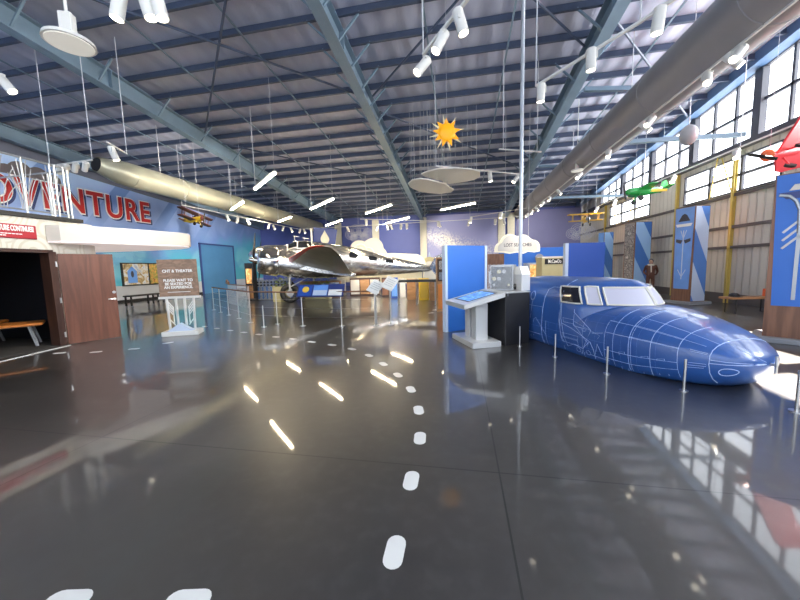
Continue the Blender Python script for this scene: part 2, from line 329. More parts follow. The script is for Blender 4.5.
# grey upper gable band above the mural (unpainted liner)
mb = MB(); mb.add([(XL + .02, 6, 7.35), (XL + .02, YB, 5.6), (XL + .02, YB, deck(YB)), (XL + .02, 6, deck(6))], [(0, 1, 2, 3)]); struct(mb, 'wall_left_liner', mat('liner_grey', (.15, .16, .21), .6, var=.15, vs=1))
# right wall: cream metal cladding around two rows of windows
mb = MB(); WX0, WX1 = XR, XR + .2
mb.box6(WX0, WX1, YF, YB, 0, 3.95); mb.box6(WX0, WX1, YF, YB, 5.15, 5.5)
LOW = [(-2.2, 2.3), (5., 9.4), (12.1, 16.5), (19.1, 23.7)]
e = [YF] + [q for w in LOW for q in w] + [YB]
for a, b in zip(e[::2], e[1::2]): mb.box6(WX0, WX1, a, b, 3.95, 5.15)
mb.v += []; struct(mb, 'wall_right', 'metalwall')
struct(wall_x(WX0, WX1, 25.2, YB, 5.5), 'wall_right_end', 'metalwall')
struct(MB().box6(WX0 - .03, WX0, YF, YB, 0, .35), 'baseboard_right', 'girt')
for i, z in enumerate((2.02, 2.74, 3.86)): struct(MB().box6(WX0 - .1, WX0 - .002, YF, YB, z - .05, z + .05), 'trim_%d' % (i + 1), 'girt')
struct(MB().box6(WX0 - .22, WX0, YF, YB, 5.36, 5.56), 'trim_4', 'mullion')
wn = 0
def ztop(y): return 8.95 - .1 * y
for k in range(10):
    y0, y1 = -5 + 3 * k, -2 + 3 * k; wn += 1
    fr = MB()
    for j in range(4):
        y = y0 + j; w = .16 if j in (0, 3) else .085
        fr.box6(WX0 - (.14 if j in (0, 3) else .03), WX0 + .06, y - w / 2 + (.08 if j == 0 else 0) - (.055 if j == 3 else 0), y + w / 2 + (.08 if j == 0 else 0) - (.08 if j == 3 else 0), 5.56, ztop(y))
    zm = 5.56 + (ztop((y0 + y1) / 2) - 5.56) * .5
    fr.box6(WX0 - .03, WX0 + .06, y0 + .11, y1 - .11, zm - .045, zm + .045)
    fr.add([(WX0 - .06, y0, ztop(y0)), (WX0 - .06, y1, ztop(y1)), (WX0 - .06, y1, ztop(y1) + .09), (WX0 - .06, y0, ztop(y0) + .09), (WX0 + .06, y0, ztop(y0)), (WX0 + .06, y1, ztop(y1)), (WX0 + .06, y1, ztop(y1) + .09), (WX0 + .06, y0, ztop(y0) + .09)], [(0, 1, 2, 3), (4, 5, 6, 7), (0, 1, 5, 4), (1, 2, 6, 5), (2, 3, 7, 6), (3, 0, 4, 7)])
    w = struct(fr, 'window_%d' % wn, 'mullion')
    MB().add([(WX0 + .05, y0, 5.5), (WX0 + .05, y1, 5.5), (WX0 + .05, y1, ztop(y1)), (WX0 + .05, y0, ztop(y0))], [(0, 1, 2, 3)]).build('window_pane', 'pane', w)
for y0, y1 in LOW:
    wn += 1; fr = MB()
    for j in range(4):
        y = y0 + (y1 - y0) * j / 3; fr.box6(WX0 - .03, WX0 + .05, max(y0, y - .055), min(y1, y + .055), 3.95, 5.15)
    fr.box6(WX0 - .03, WX0 + .05, y0, y1, 4.48, 4.57); fr.box6(WX0 - .04, WX0 + .05, y0, y1, 3.95, 4.0); fr.box6(WX0 - .04, WX0 + .05, y0, y1, 5.1, 5.15)
    w = struct(fr, 'window_%d' % wn, 'mullion')
    MB().add([(WX0 + .06, y0, 3.95), (WX0 + .06, y1, 3.95), (WX0 + .06, y1, 5.15), (WX0 + .06, y0, 5.15)], [(0, 1, 2, 3)]).build('window_pane', 'pane', w)
# sloping header girder above the upper windows
mb = MB(); mb.bar((9.35, YF, ztop(YF) + .3), (9.35, YB, ztop(YB) + .3), .4, .55); struct(mb, 'header_beam', 'header')
# yellow steel columns and bracing on the right wall
for i, (y, z1) in enumerate(((16.85, 5.36), (13.75, 5.36), (24.2, 5.36), (10.6, 5.36))):
    mb = MB().box6(9.47, 9.5, y - .05, y + .05, 0, z1).box6(9.5, 9.56, y - .01, y + .01, 0, z1).box6(9.54, 9.58, y - .05, y + .05, 0, z1); struct(mb, 'wall_column', 'yellow_steel')
for a, b in (((9.45, 14.8, 3.9), (9.45, 14.5, 5.36)), ((9.45, 13.6, 3.6), (9.45, 14.3, 5.3)), ((9.45, 21.0, 3.9), (9.45, 20.4, 5.3)), ((9.45, 22.4, 3.9), (9.45, 22.9, 5.3))):
    struct(MB().tube([a, b], .02, 6), 'bracing_rod_beam', 'yellow_steel')
# ---------------------------------------------------------------- roof steel
RX = [-11.2, -3.3, 3.75]
def rb(y): return 8.5 - .1 * y
for i, x in enumerate(RX + [-18.9]):
    mb = MB(); D = .6
    mb.bar((x, YF, rb(YF) + D / 2), (x, YB, rb(YB) + D / 2), .025, D); mb.bar((x, YF, rb(YF) + .015), (x, YB, rb(YB) + .015), .32, .03); mb.bar((x, YF, rb(YF) + D - .015), (x, YB, rb(YB) + D - .015), .32, .03)
    for ys in (3.6, 9.2, 16.5, 23.): mb.box((x, ys, rb(ys) + D / 2), (.3, .035, D - .06))
    r = struct(mb, 'rafter_beam', 'rafter')
    for k in range(-5, 21):                              # flange braces up to the purlins
        if i > 2: break
        y = 8.8 + k
        if y > 28.4: continue
        for sx in (-1, 1):
            if (k + (sx > 0)) % 2 == 0 and i != 1: continue
            MB().bar((x + sx * .14, y, rb(y) + .05), (x + sx * .75, y, rb(y) + D + .06), .05, .05).build('flange_brace', 'rafter', r)
for k in range(-16, 21):
    y = 8.8 + k; z = deck(y) - .22; mb = MB()
    mb.box6(XL, XR, y - .012, y + .012, z, z + .21); mb.box6(XL, XR, y - .08, y, z, z + .012); mb.box6(XL, XR, y, y + .08, z + .2, z + .212)
    struct(mb, 'purlin_beam', 'purlin')
for x in (-16.6, -13.9, -8.7, -6.0, -.9, 1.4, 5.6, 7.5):
    struct(MB().bar((x, YF, deck(YF) - .23), (x, YB, deck(YB) - .23), .05, .03), 'bridging_beam', 'rafter')
for a, b in (((-11, 5), (-3.4, 12)), ((-3.4, 5.5), (-11, 13)), ((-3.1, 4), (3.6, 11)), ((3.6, 5), (-3.1, 12)), ((-11, 14), (-3.4, 21)), ((-3.1, 13), (3.6, 20)), ((3.9, 10), (9.3, 16))):
    struct(MB().tube([(a[0], a[1], deck(a[1]) - .3), (b[0], b[1], deck(b[1]) - .3)], .035, 6), 'cross_brace_beam', 'purlin')
for y, z in ((13.3, 5.75), (20.6, 5.3)):
    struct(MB().bar((5.0, y, z + .12), (9.4, y, z), .13, .13), 'wall_strut_beam', 'rafter')
for a, b in (((3.8, 11.5, 6.95), (6.2, 11.5, 6.7)), ((3.8, 17.5, 6.4), (6.4, 17.5, 6.2))):
    struct(MB().bar(a, b, .12, .12), 'wall_strut_beam', 'rafter')
# back wall columns and the galaxy mural
for x in (-11.2, -3.25, 3.4, 4.15, -7.6):
    h = deck(YB) - .5; struct(MB().box6(x - .28, x + .28, YB - .3, YB - .27, 0, h).box6(x - .02, x + .02, YB - .27, YB - .02, 0, h).box6(x - .28, x + .28, YB - .03, YB - .002, 0, h), 'back_wall_column', 'cream_col')
struct(MB().box6(-2.95, 3.1, YB - .05, YB - .002, 0, deck(YB) - .35), 'wall_back_mural', 'galaxy')
struct(MB().box6(4.6, XR, YB - .05, YB - .002, 0, deck(YB) - .35), 'wall_back_panel', mat('periwinkle', (.17, .18, .37), .5, var=.1, vs=1))
# ---------------------------------------------------------------- entry building on the left (dark room below, balcony above)
EX = -9.12
mb = MB(); mb.box6(EX - .2, EX, YF, 4.0, 0, 2.87); mb.box6(EX - .2, EX, 4.0, 5.72, 2.16, 2.87); mb.box6(EX - .2, EX, 5.72, 6.45, 0, 2.87); struct(mb, 'wall_entry', 'swirl')
# rounded return wall behind the door
prof = [(EX - .0, 6.45)] + [(EX - .7 + .7 * math.cos(a), 6.45 + .55 * math.sin(a)) for a in [PI / 2 * k / 8 for k in range(1, 9)]] + [(-14.2, 7.0), (-14.2, 6.45)]
struct(MB().prism(prof, (0, 0, 0), (1, 0, 0), (0, 1, 0), (0, 0, 2.87)), 'wall_entry_return', 'cream', 35)
struct(MB().box6(-14.2, -14.0, YF, 6.45, 0, 2.87), 'wall_theater_back', 'darkroom')
struct(MB().box6(-14.0, -9.2, 6.3, 6.44, 0, 2.87).box6(-9.23, -9.2, YF, 4.0, 0, 2.87).box6(-14, -9.23, 0.0, .1, 0, 2.87), 'wall_theater_side', 'darkroom')
struct(MB().box6(-14.0, -9.02, .1, 6.3, 0, .012), 'floor_carpet', 'carpet')
struct(MB().box6(-14.2, -9.05, YF, 6.45, 2.88, 2.96), 'slab_balcony', 'slab')
struct(MB().box6(-9.35, -9.08, 5.70, 5.84, 0, 2.16).box6(-9.35, -9.08, 3.97, 4.05, 0, 2.16).box6(-9.35, -9.08, 3.97, 5.79, 2.13, 2.2), 'trim_5', 'frame')
struct(MB().bar((-8.6, 4.05, .006), (-8.93, 5.78, .006), .05, .012), 'trim_6', 'white')
# door leaf swung open
d = struct(MB().bar((-9.09, 5.86, 1.065), (-8.66, 6.72, 1.065), .05, 2.11), 'door_1', 'door')
u = V(.47, .8, 0).normalized(); nn = V(.8 / .93, -.47 / .93, 0)
h = MB(); c = V(-8.66, 6.75, 1.0) - u * .07
h.cyl(c + nn * .02, c + nn * .075, .03, n=12).tube([c + nn * .07, c + nn * .075 - u * .13], .012, 8).cyl(c + nn * .02 + V(0, 0, .17), c + nn * .05 + V(0, 0, .17), .035, n=12).cyl(c + nn * .02 + V(0, 0, -.3), c + nn * .035 + V(0, 0, -.3), .018, n=10)
h.build('door_handle', 'steel', d, 40)['label'] = 'satin steel lever handle and deadbolt'
for z in (.25, 1.05, 1.88): MB().cyl((-9.075, 5.815, z - .06), (-9.075, 5.815, z + .06), .018, n=8).build('hinge', 'steel', d, 40)
# painted door in the mural wall
d = struct(MB().box6(XL, XL + .06, 21.3, 24.8, 0, 3.72), 'door_2', 'teal_door')
MB().box6(XL, XL + .09, 21.18, 21.3, 0, 3.84).box6(XL, XL + .09, 24.8, 24.92, 0, 3.84).box6(XL, XL + .09, 21.18, 24.92, 3.72, 3.84).build('door_frame', 'navy', d)
# curved white canopy beyond the entry
pl = [(-9.1, 5.72), (-8.8, 5.78), (-8.55, 6.05), (-8.25, 6.75), (-8.0, 7.4), (-7.86, 7.95), (-7.88, 8.3), (-8.1, 8.6), (-8.7, 8.9), (-10, 9.0), (-13, 8.6), (-14, 7.0), (-9.3, 7.0), (-9.1, 6.46)]
cn = struct(MB().prism(pl, (0, 0, 2.40), (1, 0, 0), (0, 1, 0), (0, 0, .35)), 'canopy_ceiling', 'cream', 30)
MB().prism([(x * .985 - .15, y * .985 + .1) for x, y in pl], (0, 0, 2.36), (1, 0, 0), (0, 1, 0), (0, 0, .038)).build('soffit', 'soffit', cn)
# ================================================================ LEFT SIDE THINGS
t = thing('wall_sign', 'red sign with white lettering ending CONTINUES! on the swirl wall', 'sign', (-8.99, 4.5, 2.4))
MB().bevbox((-9.1, 4.45, 2.56), (.03, 2.2, .29), .012).build('sign_board', 'red', t)
text('lettering', 'ADVENTURE CONTINUES!', .15, 'textw', t, (-9.08, 5.5, 2.615), (0, 1, 0), (0, 0, 1), offset=.004, sx=.42, align='RIGHT')
mb = MB()
for r, (z, w) in enumerate(((2.505, 1.5), (2.465, 1.1))):
    y = 5.3 - (0 if r == 0 else .25)
    while y > 5.3 - w: mb.box6(-9.084, -9.079, y - .045, y, z - .009, z + .009); y -= .056
mb.build('small_lettering', 'textw', t)['kind'] = 'stuff'
# word on the mural
t = thing('mural_lettering', 'big red ADVENTURE lettering with white outline on the painted sky wall', 'lettering', (XL, 13.4, 4.7))
for o, m, off, ex in ((V(XL + .011, 13.42, 5.30), 'navy_shadow', .09, .01), (V(XL + .032, 13.32, 5.36), 'textw', .085, .01), (V(XL + .064, 13.32, 5.36), 'redletter', .025, .02)):
    text('outline' if m != 'redletter' else 'red_face', 'ADVENTURE', 1.72, m, t, o, (0, 1, 0), (0, 0, 1), ex, off, sx=.78, spacing=1.12)
for k, (y, z, s) in enumerate(((9.2, 6.35, 1.0), (11.9, 6.2, .7))):
    P = cloud_poly([(-1.3 * s, 0, .42 * s), (-.6 * s, .15 * s, .6 * s), (.3 * s, .1 * s, .55 * s), (1.1 * s, 0, .4 * s)], -.1)
    tag(MB().prism(P, (XL + .001, y, z), (0, 1, 0), (0, 0, 1), (.06, 0, 0)).build('cloud_cutout', 'cloudbrown'), ['brown cloud cutout high on the mural behind the near end of the balcony railing', 'brown cloud cutout on the mural, nearer the duct end'][k], 'cloud', 'brown mural clouds')
# balcony railing with fanned art deco bars
t = thing('balcony_railing', 'silver art deco balcony railing with fanned bars above the swirl wall', 'railing', (-9.0, 5, 2.97))
path = [V(-9.1, y, 0) for y in (-2, 0, 2, 3, 4, 5, 5.95)] + [V(-9.12, 6.1, 0), V(-9.2, 6.32, 0), V(-9.35, 6.4, 0), V(-9.9, 6.4, 0), V(-12, 6.4, 0)]
MB().tube([p + V(0, 0, 4.12) for p in path], .022, 8).build('top_rail', 'rail', t, 40)
MB().tube([p + V(0, 0, 3.03) for p in path], .015, 6).build('bottom_rail', 'rail', t, 40)
for y in (2.15, 3.1, 4.05, 5.0, 5.45, 5.93, 6.02): MB().cyl((-9.1, y, 2.97), (-9.1, y, 4.13), .02, n=8).build('post', 'rail', t, 40)
for x, y in ((-9.15, 6.22), (-9.24, 6.36), (-9.40, 6.4), (-9.9, 6.4)): MB().cyl((x, y, 2.97), (x, y, 4.13), .02, n=8).build('post', 'rail', t, 40)
for yc, w in ((2.15, .48), (3.1, .48), (4.05, .48), (5.0, .48), (5.45, .23), (5.93, .23)):
    mb = MB()
    for sg in (-1, 1):
        for q in range(1, 4):
            mb.tube([(-9.1, yc + sg * w * q / 3 * (.30 + .70 * (k / 8) ** 1.6), 3.03 + (1.04 - .2 * (q - 1) * (w / .48) ** .3) * (k / 8) ** .8) for k in range(9)], .0075, 5)
    mb.build('fan_bars', 'grey', t)
for k, y in enumerate((5.25, 5.7, 4.1)):
    pass
# mural spotlights beyond the railing
# dark room tables
def table(x, y, rz, lab):
    t = thing('theater_table', lab, 'table', (x, y, .012), 'orange topped tables in the dark room'); R = Matrix.Rotation(rz, 3, 'Z'); o = V(x, y, .012)
    MB().bevbox((x, y, .52), (1.5, .75, .06), .03, rz).build('tabletop', 'orange', t)
    for sx in (-1, 1):
        for sy in (-1, 1): MB().bar(o + R @ V(sx * .62, sy * .3, 0), o + R @ V(sx * .52, sy * .24, .48), .05, .04).build('leg', 'grey', t)
    MB().bar(o + R @ V(-.5, 0, .46), o + R @ V(.5, 0, .46), .05, .04).build('stretcher', 'grey', t)
table(-10.25, 5.3, .95, 'orange topped low table with splayed grey legs nearest the open brown door')
table(-11.9, 5.55, .3, 'orange topped low table against the dark back wall beside the door jamb')
table(-13.0, 4.4, .9, 'orange topped low table deepest in the dark room at the frame edge')
l = tag(MB().cyl((-10.6, 5.2, 2.84), (-10.6, 5.2, 2.868), .06, n=14).build('downlight', 'bulb', None, 40), 'small round white downlight in the dark room ceiling', 'light')
# picture panel and bench on the mural wall
t = thing('picture_panel', 'black framed panel of two large pictures on the mural wall above the bench', 'picture', (XL, 16.9, .95))
MB().box6(XL, XL + .06, 15.35, 18.5, .93, 2.3).build('frame', 'black', t)
MB().box6(XL + .06, XL + .07, 15.45, 16.95, 1.0, 2.23).build('picture', 'pic1', t); MB().box6(XL + .06, XL + .07, 17.05, 18.42, 1.0, 2.23).build('picture', 'pic2', t)
P = [(-.28, -.5), (.28, -.5), (.28, .2), (0, .5), (-.28, .2)]
MB().prism(P, (XL + .072, 15.95, 1.6), (0, 1, 0), (0, 0, 1), (.004, 0, 0)).build('pale_house_shape', 'skyblue', t)
MB().ell((XL + .078, 15.95, 1.62), (.004, .09, .2)).build('dark_figure_shape', 'ink', t, 40)
t = thing('bench', 'long black bench standing before the mural wall under the picture panel', 'bench', (-16.710, 14.420, 0.000))
bx, by = (-16.710, 14.420, 0.000)[:2]
MB().bevbox((bx, by, .5), (.45, 2.0, .07), .01).build('seat', 'black', t)
for y in (-.9, .3, .9):
    MB().box6(bx - .2, bx - .14, by + y - .03, by + y + .03, 0, .47).build('leg', 'black', t); MB().box6(bx + .14, bx + .2, by + y - .03, by + y + .03, 0, .47).build('leg', 'black', t)
# sign stand
bx, by = -7.2, 7.15; t = thing('sign_stand', 'wood board sign on a white art deco stand asking visitors to wait to be seated', 'sign', (bx, by, 0))
rz = math.atan2(.19, .98) + .25; R = Matrix.Rotation(rz, 3, 'Z')
def L3(x, y, z): return V(bx, by, 0) + R @ V(x, y, z)
MB().bevbox((bx, by, .06), (.84, .45, .12), .015, rz).build('base', 'white', t)
mb = MB()
for x in (-.31, -.1, .1, .31): mb.bar(L3(x * .92, 0, .12), L3(x, 0, .96), .045, .04)
for sg in (-1, 1):
    for q in range(4): mb.bar(L3(sg * .30, 0, .9 - q * .07), L3(sg * .18, 0, .72 - q * .07), .018, .02)
    mb.bar(L3(sg * .18, 0, .74), L3(sg * .18, 0, .3), .018, .02); mb.bar(L3(sg * .28, 0, .42), L3(sg * .16, 0, .25), .018, .02)
mb.build('stand_frame', 'white', t)
MB().bar(L3(-.48, 0, .98), L3(.48, 0, .98), .06, .06).build('ledge', 'white', t)
MB().bevbox(tuple(L3(0, 0, 1.47)), (.90, .04, .98), .006, rz).build('sign_board', 'barn', t)
MB().prism([(-.3, 0), (0, .2), (.3, 0)], L3(0, -.2, .12), R @ V(1, 0, 0), V(0, 0, 1), R @ V(0, .16, 0)).build('crest', 'lightedge', t)
for z, s, b in ((1.66, .10, 'CHT & THEATER'), (1.42, .095, 'PLEASE WAIT TO'), (1.33, .095, 'BE SEATED FOR'), (1.24, .095, 'AN EXPERIENCE.')):
    text('lettering', b, s, 'textw', t, L3(0, -.026, z), R @ V(1, 0, 0), V(0, 0, 1), .002, .003, sx=.92)
MB().bar(L3(-.26, -.026, 1.12), L3(.26, -.026, 1.12), .004, .012).build('small_lettering', 'textw', t)
# ================================================================ FLOOR DECALS
DOTS = [(-0.380, 1.630, 0.000), (-0.380, 2.250, 0.000), (-0.390, 2.860, 0.000), (-0.480, 3.450, 0.000), (-0.660, 4.050, 0.000), (-0.940, 4.590, 0.000), (-1.290, 5.110, 0.000), (-1.680, 5.600, 0.000), (-2.160, 6.030, 0.000), (-2.710, 6.330, 0.000), (-3.280, 6.560, 0.000), (-3.880, 6.820, 0.000), (-4.430, 7.000, 0.000), (-5.060, 7.250, 0.000), (-5.650, 7.470, 0.000), (-6.250, 7.700, 0.000), (-6.880, 7.960, 0.000), (-7.530, 8.240, 0.000)]
def decal(p, a, lab, grp):
    P = []
    for sx, c in ((1, 0), (-1, PI)):
        for k in range(9): b = c - PI / 2 + PI * k / 8; P.append((sx * .055 + .055 * math.cos(b), .055 * math.sin(b)))
    ca, sa = math.cos(a), math.sin(a)
    return tag(MB().prism(P, (p[0], p[1], 0.0005), (ca, sa, 0), (-sa, ca, 0), (0, 0, .0025)).build('floor_marker', 'white'), lab, 'floor marker', grp)
for i, p in enumerate(DOTS):
    q = DOTS[min(i + 1, len(DOTS) - 1)]; r = DOTS[max(i - 1, 0)]
    decal(p, math.atan2(q[1] - r[1], q[0] - r[0]), 'white oval floor marker, %s along the curving trail counted from the camera' % ORD[i], 'trail of oval floor markers')
for i, p in enumerate(((-8.290, 5.170, 0.000), (-7.550, 5.320, 0.000), (-6.950, 5.620, 0.000), (-6.690, 6.200, 0.000))): decal(p, .4 if i < 3 else 1.0, 'white oval floor marker, %s from the dark doorway on the way to the sign stand' % ORD[i], 'oval floor markers by the doorway')
for i, p in enumerate(((-1.930, 1.100, 0.000), (-1.330, 1.200, 0.000))): decal(p, .2, 'white oval floor marker cut by the bottom frame edge, %s from the left corner' % ORD[i], 'oval floor markers in the foreground')
for i, p in enumerate(((-1.040, 11.110, 0.000), (-0.960, 11.890, 0.000))): decal(p, .6, ['nearer', 'farther'][i] + ' white oval floor marker beside the wooden display case', 'oval floor markers by the display case')
# ================================================================ POLISHED AIRCRAFT
def airframe(anchor, local_anchor, heading, pitch):
    R = Matrix.Rotation(heading, 3, 'Z') @ Matrix.Rotation(-pitch, 3, 'Y')
    return lambda p: V(*anchor) + R @ (V(*p) - V(*local_anchor))
HD = math.atan2(-.508, -.857)
A = airframe((-9.6, 14.08, 2.12), (-1.2, 2.3, -.25), HD, math.radians(7))
def AX(mb): mb.v = [A(q) for q in mb.v]; return mb
base = A((-5, 0, 0)); plane = thing('aircraft', 'polished silver twin engine propeller aircraft with red wing leading edges behind the rail', 'aircraft', (base.x, base.y, 0))
SEC = [(-.55, .03, .03, .05), (-.62, .2, .2, .05), (-.85, .42, .42, .06), (-1.3, .58, .58, .07), (-1.9, .64, .66, .08), (-2.5, .66, .70, .12), (-2.9, .67, .86, .22), (-3.4, .68, .92, .26), (-4.5, .68, .92, .26), (-6, .66, .88, .26), (-7.5, .55, .72, .26), (-9, .40, .52, .28), (-10.3, .25, .34, .32), (-11.3, .12, .18, .36), (-11.7, .03, .05, .38)]
def ring(x, w, h, zc, n=28): return [V(x, w * math.copysign(abs(math.cos(a)) ** .88, math.cos(a)), zc + h * math.copysign(abs(math.sin(a)) ** .9, math.sin(a))) for a in [2 * PI * k / n for k in range(n)]]
AX(MB().loft([ring(*s) for s in SEC])).build('fuselage', 'alu', plane, 40)
def skin(x, t):
    w = interp(-x, [(-s[0], s[1]) for s in SEC]); h = interp(-x, [(-s[0], s[2]) for s in SEC]); zc = interp(-x, [(-s[0], s[3]) for s in SEC])
    return V(x, (w + .012) * math.copysign(abs(math.cos(t)) ** .88, math.cos(t)), zc + (h + .012) * math.copysign(abs(math.sin(t)) ** .9, math.sin(t)))
for x0, x1, t0, t1 in ((-2.55, -2.98, 34, 68), (-3.05, -3.75, 28, 64)):     # cockpit panes, both sides
    for s in (0, 1):
        f = (lambda t: math.radians(t)) if s == 0 else (lambda t: PI - math.radians(t))
        fr = AX(MB().grid([[skin(x, f(t)) for t in (t0 - 4, (t0 + t1) / 2, t1 + 4)] for x in (x0 + .06, (x0 + x1) / 2, x1 - .06)])).build('cockpit_frame', 'white', plane, 40)
        AX(MB().grid([[skin(x, f(t)) * 1.0 + V(0, .012 * (1 if s == 0 else -1), .012) for t in (t0, (t0 + t1) / 2, t1)] for x in (x0, (x0 + x1) / 2, x1)])).build('cockpit_pane', 'darkglass', fr, 40)
for x in (-5.9, -7.1, -8.2):
    for s in (0, 1):
        f = (lambda t: math.radians(t)) if s == 0 else (lambda t: PI - math.radians(t))
        AX(MB().grid([[skin(x - q, f(t)) for t in (12, 22, 34)] for q in (0, .25, .5)])).build('cabin_window', 'darkglass', plane, 40)
def foil(le, te, t, z0, n=12):
    P = []
    for k in range(n):
        a = 2 * PI * k / n; u = (1 - math.cos(a)) / 2; th = t * (le[0] - te[0]) * 1.5 * math.sqrt(u + 1e-4) * (1 - u) * math.copysign(1, math.sin(a) + 1e-9)
        P.append(V(le[0] + (te[0] - le[0]) * u, le[1] + (te[1] - le[1]) * u, le[2] + (te[2] - le[2]) * u + th * (.6 if th < 0 else 1)))
    return P
for sg in (1, -1):
    side = lambda p: V(p[0], p[1] * sg, p[2])
    STN = [((-2.55, 2.85, -.08), (-5.75, 2.85, -.52)), ((-2.75, 4.5, .03), (-5.2, 4.5, -.33)), ((-2.95, 6.4, .15), (-4.6, 6.4, -.08)), ((-3.1, 7.6, .23), (-4.25, 7.6, .08)), ((-3.3, 8.1, .27), (-4.0, 8.1, .18)), ((-3.55, 8.38, .29), (-3.75, 8.38, .27))]
    w = AX(MB().loft([[side(q) for q in foil(a, b, .11, 0)] for a, b in STN])).build('outer_wing', 'wingunder', plane, 30)
    w['label'] = 'outer wing panel, metal underside tinted with floor reflection'  # brown of the reflected floor is painted into the wing metal
    le = MB()
    rows = []
    for a, b in STN:
        d = (V(*b) - V(*a)); c = -d.x; rows.append([side(V(*a) + V(-c * u, 0, d.z * u + zz * c)) for u, zz in ((.10, .077), (.04, .055), (-.012, .0), (.02, -.028), (.05, -.04))])
    AX(le.grid(rows)).build('leading_edge', 'alu_red', w, 40)['label'] = 'red painted leading edge'
    a, b = STN[0]; fl = MB()
    for (y0, y1, f0) in ((3.0, 5.2, .70), (5.25, 7.5, .74)):
        q = []
        for y in (y0, y1):
            i = [k for k in range(len(STN) - 1) if STN[k][0][1] <= y][-1]; t = (y - STN[i][0][1]) / (STN[i + 1][0][1] - STN[i][0][1])
            l = V(*STN[i][0]).lerp(V(*STN[i + 1][0]), t); e = V(*STN[i][1]).lerp(V(*STN[i + 1][1]), t); c = l.x - e.x
            q.append((side(l.lerp(e, f0) + V(0, 0, -.048 * c)), side(l.lerp(e, 1.) + V(0, 0, -.012))))
        fl.add([q[0][0], q[0][1], q[1][1], q[1][0]], [(0, 1, 2, 3)])
    AX(fl).build('flap', mat('flap_metal', (.50, .50, .42), .35, .7), w)
    AX(MB().loft([[side(q) for q in foil((-2.3, y, -.25), (-5.9, y, -.62), .12, 0)] for y in (.4, 2.9)])).build('centre_wing', 'alu', plane, 30)
    # nacelle, cowl and engine
    yn = 2.3; rr = lambda x, r, zc, n=24: [V(x, sg * (yn + r * math.cos(2 * PI * k / n)), zc + r * math.sin(2 * PI * k / n)) for k in range(n)]
    AX(MB().loft([rr(-2.12, .60, -.25), rr(-2.6, .66, -.27), rr(-3.4, .60, -.32), rr(-4.4, .44, -.38), rr(-5.3, .24, -.45), rr(-6.0, .04, -.5)])).build('nacelle', 'alu', plane, 40)
    cw = AX(MB().grid([rr(-1.32, .36, -.25), rr(-1.22, .42, -.25), rr(-1.2, .50, -.25), rr(-1.27, .60, -.25), rr(-1.45, .67, -.25), rr(-2.08, .70, -.25), rr(-2.12, .66, -.25)], True)).build('cowl_ring', 'chrome', plane, 60)
    e = MB().loft([rr(-1.36, .38, -.25), rr(-1.40, .40, -.25)])
    for k in range(9): a = 2 * PI * k / 9; e.cyl((-1.36, sg * yn + .10 * math.cos(a), -.25 + .10 * math.sin(a)), (-1.36, sg * yn + .36 * math.cos(a), -.25 + .36 * math.sin(a)), .075, n=8)
    AX(e).build('engine', 'grey', plane, 40)
    pr = AX(MB().loft([rr(-.78, .02, -.25, 14), rr(-.86, .10, -.25, 14), rr(-1.05, .13, -.25, 14), rr(-1.34, .10, -.25, 14)])).build('propeller_hub', 'chrome', plane, 40)
    for k in range(2):
        a = -PI / 2 - .06 + PI * k; d = V(0, math.cos(a), math.sin(a)); b = MB(); rows = []
        for r, c, tw in ((.08, .09, .9), (.3, .15, .75), (.6, .20, .5), (.9, .19, .36), (1.15, .14, .28), (1.28, .05, .25)):
            t = V(math.sin(tw), math.cos(tw) * d.z, -math.cos(tw) * d.y); n_ = V(math.cos(tw), -math.sin(tw) * d.z, math.sin(tw) * d.y); c0 = V(-1.0, sg * yn, -.25) + d * r
            rows.append([c0 + t * c / 2, c0 + n_ * .02, c0 - t * c / 2, c0 - n_ * .02])
        AX(b.loft(rows)).build('propeller_blade', 'black', pr, 30)
    wl = A((-2.55, sg * 2.3, 0)); ax_ = (A((0, 1, 0)) - A((0, 0, 0))).normalized()
    tp = MB().tube([V(wl.x, wl.y, .47) + (Matrix.Rotation(2 * PI * k / 24, 3, ax_) @ V(0, 0, .36)) for k in range(24)], .125, 10, closed=True)
    ty = tp.build('main_wheel', 'rubber', plane, 40); c = V(wl.x, wl.y, .47)
    MB().cyl(c - ax_ * .09, c + ax_ * .09, .17, n=20).cyl(c - ax_ * .12, c + ax_ * .12, .07, n=12).build('wheel_hub', 'grey', ty, 40)
    mb = MB()
    for q in (-.2, .2): mb.tube([c + ax_ * q, c + ax_ * q + V(0, 0, .7), A((-2.9, sg * 2.3 + q, -.55))], .05, 8)
    mb.tube([c + ax_ * .2 + V(0, 0, .3), A((-3.9, sg * 2.5, -.6))], .03, 6); mb.build('landing_strut', 'grey', plane, 40)
# tail
AX(MB().loft([foil((-10.4, y, .42), (-11.6, y, .36), .08, 0) for y in (-2.3, 0, 2.3)])).build('tailplane', 'alu', plane, 30)
for y in (-2.2, 2.2): AX(MB().prism([(-10.3, .1), (-10.6, .75), (-11.1, 1.05), (-11.6, .9), (-11.75, .35), (-11.5, -.25), (-10.8, -.3)], (0, y, .2), (1, 0, 0), (0, 0, 1), (0, .06, 0))).build('tail_fin', 'alu', plane, 30)
q = A((-10.9, 0, 0)); MB().tube([V(q.x, q.y, .2) + V(.14 * math.cos(2 * PI * k / 16), 0, .14 * math.sin(2 * PI * k / 16)) for k in range(16)], .06, 8, closed=True).build('tail_wheel', 'rubber', plane, 40)
MB().tube([(q.x, q.y, .2), (q.x, q.y, q.z + .1)], .04, 8).build('tail_strut', 'grey', plane, 40)
for x, y in ((-2.75, .25), (-3.3, -.2)): AX(MB().cyl((x - .1, y, 1.1), (x - .1, y, 1.34), .012, n=6).tube([(x, y, 1.34), (x - .35, y, 1.33)], .015, 6)).build('antenna', 'white', plane)
